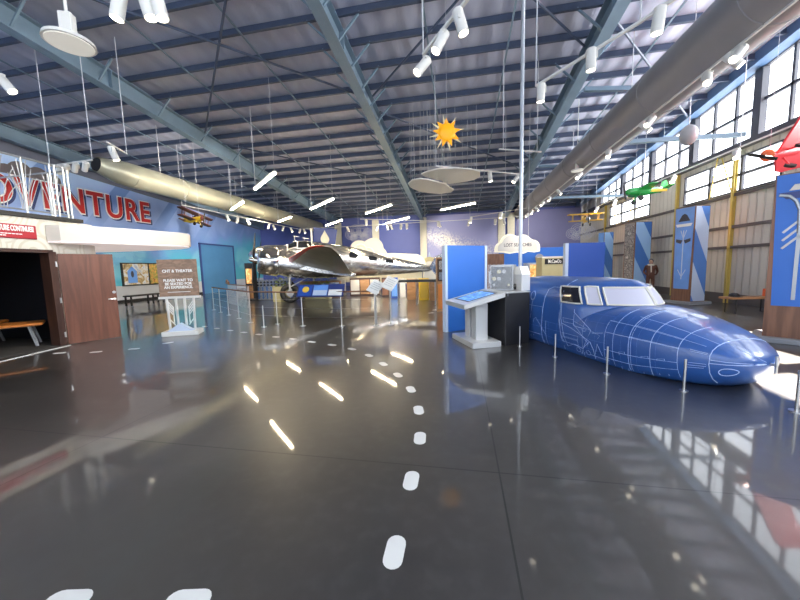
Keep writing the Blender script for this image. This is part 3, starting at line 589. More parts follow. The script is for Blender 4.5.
# ---------------------------------------------------------------- rail and placards around the aircraft
POSTS = [(-10.400, 11.950, 0.000), (-9.450, 11.200, 0.000), (-8.510, 10.490, 0.000), (-7.500, 9.720, 0.000), (-6.490, 8.940, 0.000)]
t = thing('barrier_rail', 'curved brown handrail on slim steel posts in front of the silver aircraft', 'barrier', POSTS[2], None)
ht = .97
pts = [V(p[0], p[1], ht) for p in POSTS] + [V(-5.5, 8.75, ht), V(-4.4, 8.5, ht), V(-3.3, 8.5, ht), V(-2.2, 8.65, ht)]
MB().tube(pts, .022, 8).build('handrail', 'wood', t, 40)
for z in (.25, .5, .75): MB().tube([V(p.x, p.y, z) for p in pts], .0035, 5).build('cable', 'steel', t)
for p in [V(*p) for p in POSTS] + [V(-5.45, 8.74, 0), V(-2.36, 8.6, 0)]:
    po = MB().cyl((p.x, p.y, 0), (p.x, p.y, .96), .017, n=10).build('post', 'steel', t, 40)
    MB().cyl((p.x, p.y, 0), (p.x, p.y, .012), .075, n=18).build('foot_plate', 'steel', po, 40)
p = (-5.580, 8.250, 0.000); tt = tag(MB().cyl((p[0], p[1], 0), (p[0], p[1], .62), .017, n=10).cyl((p[0], p[1], 0), (p[0], p[1], .012), .075, n=18).build('stanchion', 'steel', None, 40), 'short free steel stanchion before the brown handrail below the nacelle', 'post')
# second far rail with close balusters
t = thing('baluster_rail', 'far rail with closely spaced bars below the propeller', 'barrier', (-10.9, 13.6, 0))
a, b = V(-11.6, 14.4, 0), V(-9.0, 12.4, 0)
MB().bar(a + V(0, 0, .98), b + V(0, 0, .98), .05, .04).build('handrail', 'wood', t)
for k in range(18): q = a.lerp(b, k / 17); MB().cyl(q, q + V(0, 0, .97), .012, n=6).build('baluster', 'steel', t, 40)
MB().prism([(-.35, 0), (.35, 0), (.28, .1), (-.2, .22), (-.3, .1)], (-11.7, 14.45, 1.0), (.75, -.65, 0), (0, 0, 1), (.05, .05, 0)).build('reading_board', 'wood', t)
# blue information board
a, b = V(*(-4.480, 8.460, 0.000)), V(*(-3.320, 8.520, 0.000)); u = (b - a).normalized(); nrm = V(u.y, -u.x, 0); t = thing('information_board', 'sloped blue information board with three printed fields on two steel posts', 'sign', (a + b) / 2)
for q in (a, b):
    po = MB().cyl(q, q + V(0, 0, .97), .018, n=10).build('post', 'steel', t, 40); MB().cyl(q, q + V(0, 0, .012), .09, n=18).build('foot_plate', 'steel', po, 40)
c = (a + b) / 2 + V(0, 0, 1.02); v = (V(0, 0, 1) * .82 - nrm * .57).normalized(); nn = u.cross(v)
if nn.dot(nrm) < 0: nn = -nn
MB().prism([(-.68, -.2), (.68, -.2), (.68, .2), (-.68, .2)], c, u, v, -nn * .03).build('board', 'navy', t)
for x0, x1, m in ((-.64, -.25, 'blue2'), (-.21, .21, 'skyblue'), (.25, .64, 'paper')): MB().prism([(x0, -.17), (x1, -.17), (x1, .17 if m != 'paper' else .02), (x0, .17 if m != 'paper' else .02)], c + nn * .002, u, v, nn * .002).build('printed_field', m, t)
MB().prism([(-.44 + .1 * math.cos(k * PI / 10), .03 + .1 * math.sin(k * PI / 10)) for k in range(20)], c + nn * .006, u, v, nn * .002).build('round_badge', 'yellow_wing', t)
MB().prism([(-.2, .0), (.2, .0), (.2, -.16), (-.2, -.16)], c + nn * .006, u, v, nn * .002).build('printed_text_block', 'lightedge', t)
for i, (px, pz, X_, Y_) in enumerate(((0, 0, -2.35, 8.55), (0, 0, -1.95, 8.75))):
    t = thing('placard', ['white tilted placard on a steel post at the end of the handrail', 'white tilted placard on a steel post, second past the end of the handrail'][i], 'placard', (X_, Y_ + (0.15 if i == 0 else 0), 0), 'white tilted placards')
    X_, Y_ = WL[t].x, WL[t].y
    po = MB().cyl((X_, Y_, 0), (X_, Y_, 1.06 + .09 * i), .017, n=10).build('post', 'steel', t, 40); MB().cyl((X_, Y_, 0), (X_, Y_, .012), .08, n=18).build('foot_plate', 'steel', po, 40)
    R = Matrix.Rotation(.25, 3, 'Z') @ Matrix.Rotation(.85, 3, 'X') @ Matrix.Rotation(-.55, 3, 'Z')
    MB().box((X_, Y_, 1.08 + .09 * i), (.34, .44, .02), 0, R).build('board', 'paper', t)
    mb = MB()
    for k in range(4): mb.box(V(X_, Y_, 1.08 + .09 * i) + R @ V(0, .12 - .07 * k, .011), (.24, .012, .002), 0, R)
    mb.build('small_lettering', 'grey', t)['kind'] = 'stuff'
# ================================================================ BLUEPRINT COCKPIT MOCK-UP
FO = V(2.175, 7.56, 0); FU = V(.4, -.9165, 0); FN = V(-.9165, -.4, 0)
def W(s, d, z): return FO + FU * s + FN * d + V(0, 0, z)
bw = [(-.6, .88), (1.9, .875), (2.2, .85), (2.5, .80), (2.8, .71), (3.0, .62), (3.15, .53), (3.28, .42), (3.36, .31), (3.41, .20), (3.44, .04)]
bt = [(-.6, .92), (2.0, .92), (2.3, .885), (2.6, .82), (2.85, .74), (3.05, .655), (3.2, .58), (3.32, .50), (3.40, .44), (3.44, .37)]
bb = [(-.6, -.3), (2.4, -.3), (2.8, -.16), (3.05, -.04), (3.2, .03), (3.32, .11), (3.40, .21), (3.44, .34)]
def body(s, a):
    w, zt, zb = interp(s, bw), interp(s, bt), interp(s, bb); zc = .38 if s < 2.8 else .38 - .02 * (s - 2.8)
    c, n = math.cos(a), math.sin(a); k = .80
    z = zc + ((zt - zc) if n > 0 else (zc - zb)) * math.copysign(abs(n) ** k, n); return (s, w * math.copysign(abs(c) ** k, c), max(.004, z))
def bodyp(s, a, o=.0):
    p = W(*body(s, a)); e = .01
    t1 = W(*body(s + e, a)) - W(*body(s - e, a)); t2 = W(*body(s, a + e)) - W(*body(s, a - e)); n = t2.cross(t1)
    if n.length < 1e-9: return p
    n.normalize()
    if n.dot(p - W(s, 0, .38)) < 0: n = -n
    return p + n * o
ss = [-.6, 0, .6, 1.2, 1.8, 2.1, 2.3, 2.5, 2.65, 2.8, 2.9, 3.0, 3.08, 3.15, 3.22, 3.28, 3.33, 3.38, 3.41, 3.435, 3.44]
cock = thing('cockpit_mockup', 'glossy blue walk-in aircraft nose printed with white blueprint lines', 'cockpit mock-up', (2.6, 6.3, 0))
MB().loft([[W(*body(s, 2 * PI * k / 48)) for k in range(48)] for s in ss]).build('hull', 'vinyl', cock, 50)
cz = [(.40, .872, 2.10), (.6, .868, 2.10), (.8, .845, 2.09), (.9, .83, 2.06), (1.0, .805, 2.00), (1.1, .765, 1.93), (1.18, .71, 1.87), (1.24, .62, 1.79), (1.285, .48, 1.68), (1.31, .30, 1.52), (1.32, .03, 1.3)]
def cab(z, t):
    """plan outline of the cabin at height z; t 0..1 runs from the rear along the near side to the centre of the windscreen"""
    w = interp(z, [(a, b) for a, b, c in cz]); sf = interp(z, [(a, c) for a, b, c in cz]); s1 = sf - .76
    if t < .6: return (-.6 + (s1 + .6) * t / .6, w, z)
    a = (t - .6) / .4 * PI / 2; return (s1 + .76 * math.sin(a) ** 1.45, w * math.cos(a) ** 1.35 if a < PI / 2 - 1e-6 else 0, z)
ts = [0, .15, .3, .45, .6, .64, .68, .72, .76, .8, .84, .88, .92, .96, 1.0]
rings = []
for z, _, _ in cz:
    q = [cab(z, t) for t in ts]; rings.append([W(*p) for p in q] + [W(p[0], -p[1], p[2]) for p in q[-2::-1]])
MB().loft(rings).build('cabin', 'vinyl', cock, 45)
def cabp(z, t, sg, o):
    p = cab(z, t); a = cab(z, min(1, t + .01)); b = cab(z, max(0, t - .01)); u = V(cab(z + .02, t)[0] - cab(z - .02, t)[0], cab(z + .02, t)[1] - cab(z - .02, t)[1], .04)
    tv = V(a[0] - b[0], a[1] - b[1], 0); n = tv.cross(u)
    if n.length > 1e-9: n.normalize()
    if n.dot(V(.2, 1, .2)) < 0: n = -n
    q = V(*p) + n * o; return W(q.x, sg * q.y, q.z)
def tfs(s, z=1.03):
    sf = interp(z, [(a, c) for a, b, c in cz]); return .6 * (s + .6) / (sf - .76 + .6)
def cabwin(t0, t1, z0, z1, m, sg, name, n=9, lean=0.):
    rows = [[cabp(z, t0 + (t1 - t0) * k / n + lean * (z - z0), sg, .010) for k in range(n + 1)] for z in [z0 + (z1 - z0) * j / 4 for j in range(5)]]
    o = MB().grid(rows).build(name, m, cock, 50)
    loop = [cabp(z0, t0 + (t1 - t0) * k / n, sg, .012) for k in range(n + 1)] + [cabp(z0 + (z1 - z0) * j / 4, t1 + lean * (z1 - z0) * j / 4, sg, .012) for j in range(1, 5)] + [cabp(z1, t1 + (t0 - t1) * k / n + lean * (z1 - z0), sg, .012) for k in range(1, n + 1)] + [cabp(z0 + (z1 - z0) * (4 - j) / 4, t0 + lean * (z1 - z0) * (4 - j) / 4, sg, .012) for j in range(1, 4)]
    MB().tube(loop, .016, 6, closed=True).build('window_frame', 'winframe', o, 40)
for sg in (1, -1):
    cabwin(tfs(.93), .675, .90, 1.17, 'glassdark', sg, 'side_window')
    cabwin(.705, .765, .90, 1.18, 'milk', sg, 'quarter_window', 6)
    cabwin(.785, .99, .905, 1.17, 'milk', sg, 'windscreen', 14)
# blueprint lines
LN = MB(); GR = MB()
def hl(a, s0, s1, r=.004, mb=None): (mb or LN).tube([bodyp(s0 + (s1 - s0) * k / 14, a, .0) for k in range(15)], r * .62, 4)
def vl(s, a0, a1, r=.006, mb=None): (mb or LN).tube([bodyp(s, a0 + (a1 - a0) * k / 14, .0) for k in range(15)], r * .62, 4)
lowa = -.55
for s in (2.35, 2.62, 2.9): vl(s, lowa, 1.45, .006)
for s in (2.38,): vl(s, lowa, 1.45, .004)
for s in (.5, .62, 1.55, 1.98): vl(s, lowa, .5, .004)
for s in (2.12,): vl(s, lowa, 1.2, .004)
vl(3.16, -.9, PI - .2, .009)
for a in (.55, .2, -.12, -.3): hl(a, 1.98, 2.9, .0045)
hl(.22, 2.35, 2.9, .004); hl(.58, 2.35, 3.1, .004)
for a in (.9,): hl(a, 2.3, 3.16, .0045)
hl(-.05, 3.16, 3.436, .008); hl(.02, 3.16, 3.436, .006); hl(1.1, 3.16, 3.43, .005)
LN.tube([bodyp(3.30 + .06 * math.cos(q) - .02, -.34 + .16 * math.sin(q), .003) for q in [2 * PI * k / 20 for k in range(20)]], .005, 4, closed=True)
for s in [k * .22 - .4 for k in range(15)]: vl(s, lowa, .9, .0022, GR)
for a in (.7, .42, .12, -.02, -.2, -.38): hl(a, -.4, 2.0, .0022, GR)
# door outline and cabin strokes on the near side
def side(s, z, o=.004):
    if z > .5: p = cabp(z, min(.6, tfs(s, z)), 1, o); return p
    a = 0.; best = min(((abs(body(s, q)[2] - z), q) for q in [(-.9 + k * .02) for k in range(95)])); return bodyp(s, best[1], o)
def poly(pts, r=.006, closed=False): LN.tube([side(*p) for p in pts], r * .62, 4, closed=closed)
poly([(.52, .05), (.50, .3), (.50, .7), (.52, .95), (.56, 1.10), (.66, 1.15), (.84, 1.15), (.92, 1.11), (.94, .95), (.98, .55), (1.06, .25), (1.1, .05)], .007)
poly([(.12, .1), (.13, .5), (.15, .8), (.15, 1.05)], .005); poly([(.06, .75), (.5, .75)], .004); poly([(.06, .2), (.45, .2)], .005)
poly([(.22, .12), (.24, .45), (.30, .52), (.42, .42), (.62, .22)], .004)
poly([(.14 + .07 * math.cos(q), .95 + .09 * math.sin(q)) for q in [2 * PI * k / 14 for k in range(14)]], .006, True)
poly([(1.0, .9), (1.03, .6), (1.12, .3), (1.2, .12), (1.35, .2), (1.55, .16), (1.7, .3)], .007)
poly([(.98, .88), (1.0, .55), (1.12, .18)], .005)
for z in (.62, .36, .27): poly([(1.08, z), (1.45, z), (1.46, z - .07), (1.1, z - .07)], .004, True)
poly([(1.05, .52), (1.3, .46), (1.55, .38), (1.72, .30), (1.78, .2), (1.78, .05)], .007)
poly([(1.5, .06), (1.6, .24), (1.72, .5), (1.85, .75), (1.9, .8), (1.98, .78)], .007); poly([(1.55, .06), (1.68, .28), (1.8, .55), (1.92, .72)], .005); poly([(1.62, .1), (1.9, .45), (1.95, .6), (1.86, .7)], .004)
poly([(1.75, .46), (1.95, .5)], .006); poly([(1.8, .12), (1.86, .3), (1.94, .14)], .005); poly([(1.7, .1), (2.05, .08)], .005)
for c in ((1.58, .5), (1.45, .12), (1.66, .12)): poly([(c[0] + .045 * math.cos(q), c[1] + .04 * math.sin(q)) for q in [2 * PI * k / 12 for k in range(12)]], .004, True)
for s0 in (2.22, 2.52, 2.7):
    LN.tube([bodyp(s0, -.5, .003), bodyp(s0, -.1, .003), bodyp(s0 + .08, -.08, .003), bodyp(s0 + .1, -.5, .003)], .0028, 4)
for s0, a in ((3.0, .28), (3.0, -.08), (2.98, -.14)): LN.tube([bodyp(s0, a, .003), bodyp(s0 + .14, a, .003), bodyp(s0 + .14, a - .06, .003), bodyp(s0, a - .06, .003)], .003, 4, closed=True)
LN.tube([cabp(z, tfs(.98 if z < 1.18 else .96, z), 1, .004) for z in (.9, 1.0, 1.1, 1.2, 1.26, 1.29)], .007, 4)
GR.build('blueprint_grid', 'bgrid', cock); LN.build('blueprint_drawing', 'bline', cock)
# pitot ring on the nose tip
MB().cyl(W(3.44, 0, .36), W(3.50, 0, .36), .015, n=10).cyl(W(3.49, 0, .27), W(3.49, 0, .47), .014, n=8).build('nose_handle', 'steel', cock, 40)
# bollards around it
for i, p in enumerate(((1.120, 6.510, 0.000), (1.580, 5.810, 0.000), (2.050, 4.970, 0.000), (2.680, 4.400, 0.000))):
    h = .4
    t = thing('bollard', 'slim low steel bollard along the blue nose mock-up, %s from the black plinth' % ORD[i], 'bollard', p, 'bollards along the blue mock-up')
    MB().cyl(p, (p[0], p[1], h), .013, n=12).build('post', 'steel', t, 40); MB().cyl(p, (p[0], p[1], .012), .045, n=18).build('foot_plate', 'steel', t, 40)
p = (3.420, 3.920, 0.000); t = thing('bollard', 'slim steel bollard standing alone at the frame edge past the mock-up nose', 'bollard', p)
MB().cyl(p, (p[0], p[1], .44), .016, n=12).build('post', 'steel', t, 40); MB().cyl(p, (p[0], p[1], .012), .06, n=18).build('foot_plate', 'steel', t, 40)
# ================================================================ KIOSK, PLINTH, PANELS
KA, KB, KC = V(*(-0.330, 7.170, 0.000)), V(*(0.220, 6.200, 0.000)), V(*(0.780, 6.440, 0.000))
u = (KC - KB).normalized(); n = V(-u.y, u.x, 0); lenu = (KC - KB).length; lenn = max(.5, (KA - KB).dot(n))
kc = KB + u * lenu / 2 + n * lenn / 2; rz = math.atan2(u.y, u.x)
t = thing('kiosk', 'grey touch screen kiosk with a tilted blue display before the cobalt panel', 'kiosk', kc)
MB().bevbox(kc + V(0, 0, .055), (lenu, lenn * .96, .11), .012, rz).build('base', 'silver', t)
def K(a, b, z): return kc + u * a + n * b + V(0, 0, z)
for b in (-.16, .16): MB().bevbox(K(.02, b, .47), (.26, .22, .74), .01, rz).build('pedestal', 'silver', t)
# tilted top: low towards -u side
lo, hi = .86, 1.08; tw, tl = 1.0, .92
def T(a, b, o=0.): return K(a, b, lo + (hi - lo) * (a + tl / 2) / tl + o)
c8 = [T(-tl / 2, -tw / 2), T(tl / 2, -tw / 2), T(tl / 2, tw / 2), T(-tl / 2, tw / 2)]
MB().add(c8 + [q - V(0, 0, .09) for q in c8], [(0, 1, 2, 3), (7, 6, 5, 4), (0, 4, 5, 1), (1, 5, 6, 2), (2, 6, 7, 3), (3, 7, 4, 0)]).build('top_case', 'silver', t)
MB().add([T(-.32, -.36, .004), T(.32, -.36, .004), T(.32, .36, .004), T(-.32, .36, .004)], [(0, 1, 2, 3)]).build('bezel', 'black', t)
MB().add([T(-.28, -.31, .006), T(.28, -.31, .006), T(.28, .31, .006), T(-.28, .31, .006)], [(0, 1, 2, 3)]).build('screen', 'screen', t)
# black plinth
PB = V(.85, 6.52, 0); u2 = V(.85, .527, 0).normalized(); PC = PB + u2 * .60; n2 = V(-u2.y, u2.x, 0); r2 = math.atan2(u2.y, u2.x); lu = (PC - PB).length
pc = PB + u2 * lu / 2 + n2 * .45
t = thing('plinth', 'tall black plinth carrying the instrument rack beside the kiosk', 'plinth', pc)
MB().bevbox(pc + V(0, 0, .52), (lu, .9, 1.04), .008, r2).build('body', 'black', t); MB().bevbox(pc + V(0, 0, 1.05), (lu + .02, .92, .02), .005, r2).build('top_edge', 'grey', t)
# instrument rack
t = thing('instrument_rack', 'grey framed rack of dark aircraft instruments standing on the black plinth', 'rack', pc + V(0, 0, 1.06) - u2 * .08)
rc = V(.90, 7.28, 0); ru = V(.94, -.33, 0).normalized(); rn = V(-ru.y, ru.x, 0); rr = math.atan2(ru.y, ru.x)
MB().bevbox(rc + V(0, 0, 1.06 + .27), (.48, .34, .54), .02, rr).build('case', 'grey', t)
fc = rc - rn * .172
MB().prism([(-.215, -.24), (.215, -.24), (.215, .23), (-.215, .23)], fc + V(0, 0, 1.33), ru, V(0, 0, 1), -rn * .006).build('front_panel', 'black', t)
for r_, z in enumerate((.13, -.02, -.15)):
    for k in range(4):
        if r_ == 2 and k == 1: continue
        o = fc + ru * (-.15 + .1 * k) + V(0, 0, 1.33 + z) - rn * .006
        g = MB().cyl(o, o - rn * .02, .042 if r_ < 2 else .025, n=14).build('dial', ['black', 'khaki', 'grey', 'black'][(k + r_) % 4], t, 40)
for sx in (-1, 1): o = rc + ru * sx * .25 + V(0, 0, 1.33); MB().tube([o + V(0, 0, .14), o + ru * sx * .05 + V(0, 0, .12), o + ru * sx * .05 - V(0, 0, .12), o - V(0, 0, .14)], .014, 8).build('side_handle', 'steel', t, 40)
o = rc + ru * .24 - rn * .1 + V(0, 0, 1.14); MB().cyl(o, o + ru * .05, .06, n=14).build('side_knob', 'black', t, 40)
bc = V(1.25, 7.08, 0); t = thing('equipment_box', 'plain white equipment box with a sloped upper half beside the instrument rack', 'box', bc + V(0, 0, 1.06))
MB().bevbox(bc + V(0, 0, 1.06 + .17), (.22, .24, .34), .012, r2).build('lower_case', 'silver', t)
q = [bc + u2 * a + n2 * b + V(0, 0, z) for a, b, z in ((-.11, -.12, 1.4), (.11, -.12, 1.4), (.11, .12, 1.4), (-.11, .12, 1.4), (-.10, -.04, 1.56), (.10, -.04, 1.56), (.10, .12, 1.56), (-.10, .12, 1.56))]
MB().add(q, [(0, 3, 2, 1), (4, 5, 6, 7), (0, 1, 5, 4), (1, 2, 6, 5), (2, 3, 7, 6), (3, 0, 4, 7)]).build('sloped_top', 'white', t)
# clear guard in front of the rack
tag(MB().prism([(-.27, 0), (.25, 0), (.25, .55), (-.27, .55)], rc - rn * .25 + V(0, 0, 1.062), ru, (0, 0, 1), rn * .008).build('clear_guard', 'acrylic'), 'clear acrylic guard sheet in front of the instrument rack', 'guard')
# cobalt freestanding panel
a, b = V(*(-0.320, 7.850, 0.000)), V(*(0.600, 8.550, 0.000)); u3 = (b - a).normalized(); n3 = V(-u3.y, u3.x, 0); r3 = math.atan2(u3.y, u3.x); L = (b - a).length; c = (a + b) / 2 + n3 * .06
t = thing('exhibit_partition', 'tall cobalt blue freestanding panel with pale edges behind the kiosk', 'panel', c)
MB().box(c + V(0, 0, 1.05), (L, .1, 2.1), r3).build('panel_board', 'blue', t)
for s in (-1, 1): MB().box(c + u3 * s * (L / 2 + .035) + V(0, 0, 1.05), (.07, .13, 2.1), r3).build('edge_strip', 'lightedge', t)
# second blue panel behind the mock-up
a, b = V(*(3.619, 12.103, 1.124)), V(*(4.849, 12.335, 1.092)); c = V((a.x + b.x) / 2, (a.y + b.y) / 2, 0); L = (V(b.x, b.y, 0) - V(a.x, a.y, 0)).length
t = thing('exhibit_partition', 'royal blue freestanding panel standing behind the roof of the mock-up', 'panel', c)
u4 = (V(b.x, b.y, 0) - V(a.x, a.y, 0)).normalized(); r4 = math.atan2(u4.y, u4.x); z = (4.242, 12.341, 2.284)[2]
MB().box(c + V(0, 0, z / 2), (L, .1, z), r4).build('panel_board', 'blue2', t)
MB().box(c - u4 * (L / 2 + .06) + V(0, 0, z / 2), (.12, .13, z), r4).build('edge_strip', 'lightedge', t)
# grey conduit pole from ceiling
p = (1.399, 8.187, 0.001); tag(MB().cyl((p[0], p[1], 0), (p[0], p[1], deck(p[1])), .042, n=14).build('conduit_pole', 'conduit', None, 40), 'thin grey conduit pole running from the ceiling down behind the white equipment box', 'pole')
# ================================================================ RIGHT SIDE: PRINTED PILLARS, BENCH, MANNEQUIN
def pillar(N, yaw, w, d, h, lab, front, right, wood_to=.62, taper=.0):
    """N: front right corner on the floor; yaw: direction the front face looks; w width, d depth, h height"""
    N = V(N[0], N[1], 0); nf = V(math.cos(yaw), math.sin(yaw), 0); r = V(-nf.y, nf.x, 0)          # r: to the viewer's right of the face
    c = N - r * w / 2 - nf * d / 2; rz = math.atan2(r.y, r.x)
    t = thing('display_pillar', lab, 'pillar', c)
    MB().bevbox(c + V(0, 0, .05), (w + .3, d + .3, .1), .02, rz).build('kerb', 'plinth', t)
    tw = w * (1 - taper)
    q = []
    for ww, dd, z in ((w, d, .1), (tw, d * (1 - taper), h)): q += [c + r * a * ww / 2 + nf * b * dd / 2 + V(0, 0, z) for a, b in ((-1, 1), (1, 1), (1, -1), (-1, -1))]
    MB().add(q, [(0, 1, 2, 3), (4, 5, 6, 7), (0, 1, 5, 4), (1, 2, 6, 5), (2, 3, 7, 6), (3, 0, 4, 7)]).build('body', 'wood', t)
    ft = lambda z: d / 2 - d * taper / 2 * (z - .1) / (h - .1) + .012
    f0 = c + nf * ft(wood_to) + V(0, 0, wood_to); f1 = c + nf * ft(h) + V(0, 0, h); up = (f1 - f0); hh = up.length; up.normalize()
    p0 = MB().prism([(-.38 * w, 0), (.38 * w, 0), (.47 * tw, hh - .02), (-.47 * tw, hh - .02)], f0, r, up, -nf * .02).build('front_panel', front, t)
    if right:
        s0 = c + r * (w / 2 + .012) + V(0, 0, .12)
        lean = (V(0, 0, h) - V(0, 0, .12) - r * (w - tw) / 2); lean.normalize()
        MB().prism([(-d * .48, 0), (d * .48, 0), (d * .46, h - .14), (-d * .46, h - .14)], s0, -nf, lean, -r * .02).build('side_panel', right, t)
    return t, c, r, nf, f0, up, hh
def emblem(t, f0, r, up, nf, hh, w, kind):
    f = nf * .006; mb = MB()
    if kind == 'fan':
        for sg in (-1, 1):
            mb.tube([f0 + up * (.55 * hh) + f, f0 + up * (.72 * hh) + r * sg * .02 * w + f, f0 + up * (.79 * hh) + r * sg * .10 * w + f, f0 + up * (.83 * hh) + r * sg * .22 * w + f, f0 + up * (.845 * hh) + r * sg * .40 * w + f], .028, 6)
            for q in (.62, .56, .50): mb.bar(f0 + up * (q + .03) * hh + f, f0 + up * (q - .06) * hh + r * sg * .28 * w + f, .035, .012, nf)
        mb.bar(f0 + up * .05 * hh + f, f0 + up * .62 * hh + f, .05, .012, nf)
        mb.build('emblem', 'rail', t)
        MB().prism([(-.16, 0), (.16, 0), (.10, .1), (-.10, .1)], f0 + up * .87 * hh + f, r, up, nf * .02).build('small_model_base', 'cream', t)
        MB().prism([(-.42 * w, .0), (.42 * w, .0), (.28 * w, -.05 * hh), (-.28 * w, -.05 * hh)], f0 + up * .86 * hh + f * .5, r, up, nf * .004).build('upper_field', 'navy', t)
    else:
        for sg in (-1, 1):
            MB().prism([(sg * .02, 0), (sg * .36 * w, .06), (sg * .36 * w, -.05), (sg * .12 * w, -.12)], f0 + up * .60 * hh + f, r, up, nf * .004).build('dark_wing_shape', 'ink', t)
        mb.bar(f0 + up * .12 * hh + f, f0 + up * .72 * hh + f, .03, .01, nf)
        for sg in (-1, 1): mb.bar(f0 + up * .62 * hh + f, f0 + up * .72 * hh + r * sg * .14 * w + f, .02, .01, nf); mb.bar(f0 + up * .24 * hh + r * sg * .2 * w + f, f0 + up * .15 * hh + f, .02, .01, nf)
        mb.build('emblem', 'lightedge', t)
        MB().prism([(-.4 * w, 0), (.4 * w, 0), (.34 * w, -.1), (-.34 * w, -.1)], f0 + up * .80 * hh + f, r, up, nf * .01).build('white_band', 'paper', t)
        MB().prism([(-.3 * w, 0), (.3 * w, 0), (.12 * w, .22), (0, .27), (-.12 * w, .22)], f0 + up * .83 * hh + f, r, up, nf * .004).build('dark_peak_shape', 'ink', t)
pp = diag_material('pillar_print_a', (.60, .72, .92), (.10, .26, .68), 2.2, .5); pp2 = diag_material('pillar_print_b', (.35, .58, .90), (.06, .20, .60), 2.0, .5)
t, c, r, nf, f0, up, hh = pillar((6.26, 6.92), math.radians(229), .68, .6, 3.12, 'wooden pillar with a blue fan emblem panel cut by the frame edge beyond the mock-up nose', 'blue', None, .70); emblem(t, f0, r, up, nf, hh, .68, 'fan')
t, c, r, nf, f0, up, hh = pillar((8.096, 13.271, 0.168), math.radians(199), .72, .6, 3.5, 'blue and wood pillar with white band and dark wing shapes beside the wooden bench', 'skyblue', pp, .55); emblem(t, f0, r, up, nf, hh, .72, 'wings')
t, c, r, nf, f0, up, hh = pillar((8.286, 17.659, 0.698), math.radians(190), .75, .8, 3.5, 'pillar printed with dark metal trusses on one face and blue on the other', 'truss_print', pp2, .2)
t, c, r, nf, f0, up, hh = pillar((8.446, 21.520, 1.137), math.radians(195), .5, .6, 3.4, 'blue printed pillar farthest back, rising behind the royal blue panel', 'skyblue', pp2, .3)
# wooden bench with things on it
bx, by = (8.320, 11.160, 0.000)[:2]; rz = .12; R = Matrix.Rotation(rz, 3, 'Z')
t = thing('bench', 'low wooden bench with black sled legs by the cream metal wall', 'bench', (bx, by, 0))
MB().bevbox((bx, by, .46), (1.35, .42, .06), .01, rz).build('seat', 'oak', t)
for s in (-.5, .5):
    o = V(bx, by, 0); MB().tube([o + R @ V(s, -.17, .43), o + R @ V(s, -.17, .02), o + R @ V(s, .17, .02), o + R @ V(s, .17, .43)], .02, 6).build('leg', 'black', t)
tag(MB().bevbox((bx + .52, by + .05, .49 + .11), (.2, .2, .22), .01, .3).build('red_box', 'orange_red'), 'small red box standing on the end of the wooden bench', 'box')
c = V(bx - .38, by, .49); cap = MB().ell((c.x, c.y, .50), (.13, .13, .11)); cap.v = [V(q.x, q.y, max(q.z, .492)) for q in cap.v]; cp = cap.build('flight_cap', 'black', None, 40); tag(cp, 'black rounded cap resting on the wooden bench', 'cap')
MB().prism([(-.1, 0), (.1, 0), (.07, .1), (-.07, .1)], (c.x, c.y - .11, .493), (1, 0, 0), (0, -1, 0), (0, 0, .012)).build('peak', 'black', cp)
# mannequin in flying clothes
def figure(x, y, rz, lab):
    me = bpy.data.meshes.new('mannequin'); J = [(0, 0, .93), (0, 0, 1.15), (0, 0, 1.34), (0, 0, 1.44), (0, -.01, 1.54), (0, 0, 1.64), (.09, 0, .88), (.1, -.01, .48), (.1, .01, .08), (.1, -.12, .04), (-.09, 0, .88), (-.1, -.01, .48), (-.1, .01, .08), (-.1, -.12, .04), (.18, 0, 1.37), (.25, .03, 1.12), (.17, -.17, 1.0), (.11, -.24, 1.0), (-.18, 0, 1.37), (-.25, .03, 1.12), (-.17, -.17, 1.0), (-.11, -.24, 1.0)]
    E_ = [(0, 1), (1, 2), (2, 3), (3, 4), (4, 5), (0, 6), (6, 7), (7, 8), (8, 9), (0, 10), (10, 11), (11, 12), (12, 13), (2, 14), (14, 15), (15, 16), (16, 17), (2, 18), (18, 19), (19, 20), (20, 21)]
    rad = [.15, .14, .16, .06, .085, .07, .10, .07, .05, .045, .10, .07, .05, .045, .07, .055, .042, .035, .07, .055, .042, .035]
    me.from_pydata(J, E_, []); o = bpy.data.objects.new('mannequin', me); COL.objects.link(o); o.location = (x, y, 0); o.rotation_euler = (0, 0, rz); WL[o] = V(x, y, 0)
    s = o.modifiers.new('skin', 'SKIN'); o.modifiers.new('sub', 'SUBSURF').levels = 1
    for v_, r_ in zip(me.skin_vertices[0].data if me.skin_vertices else [], rad): v_.radius = (r_, r_ * .85)
    me.materials.append(M['coatb']); tag(o, lab, 'mannequin')
    return o
bpy.ops.object.select_all(action='DESELECT')
def skin_layer(o):
    bpy.context.view_layer.objects.active = o
mx, my = (8.413, 16.437, 0.522)[:2]
g = figure(mx, my, -.35, 'standing mannequin in brown leather coat and white scarf beside the truss pillar')
if not g.data.skin_vertices:
    import bmesh
    bm = bmesh.new(); bm.from_mesh(g.data); ly = bm.verts.layers.skin.verify(); rad = [.15, .14, .16, .06, .085, .07, .10, .07, .05, .045, .10, .07, .05, .045, .07, .055, .042, .035, .07, .055, .042, .035]
    for i, v_ in enumerate(bm.verts): v_[ly].radius = (rad[i], rad[i] * .85); v_[ly].use_root = (i == 0)
    bm.to_mesh(g.data); bm.free()
def gp(x, y, z): return V(mx, my, 0) + Matrix.Rotation(-.35, 3, 'Z') @ V(x, y, z)
MB().ell(gp(0, -.012, 1.575), (.078, .092, .11), 16, 10).build('face', 'skin', g, 40); MB().ell(gp(0, .012, 1.60), (.092, .10, .115), 16, 10).build('leather_helmet', 'ink', g, 40)
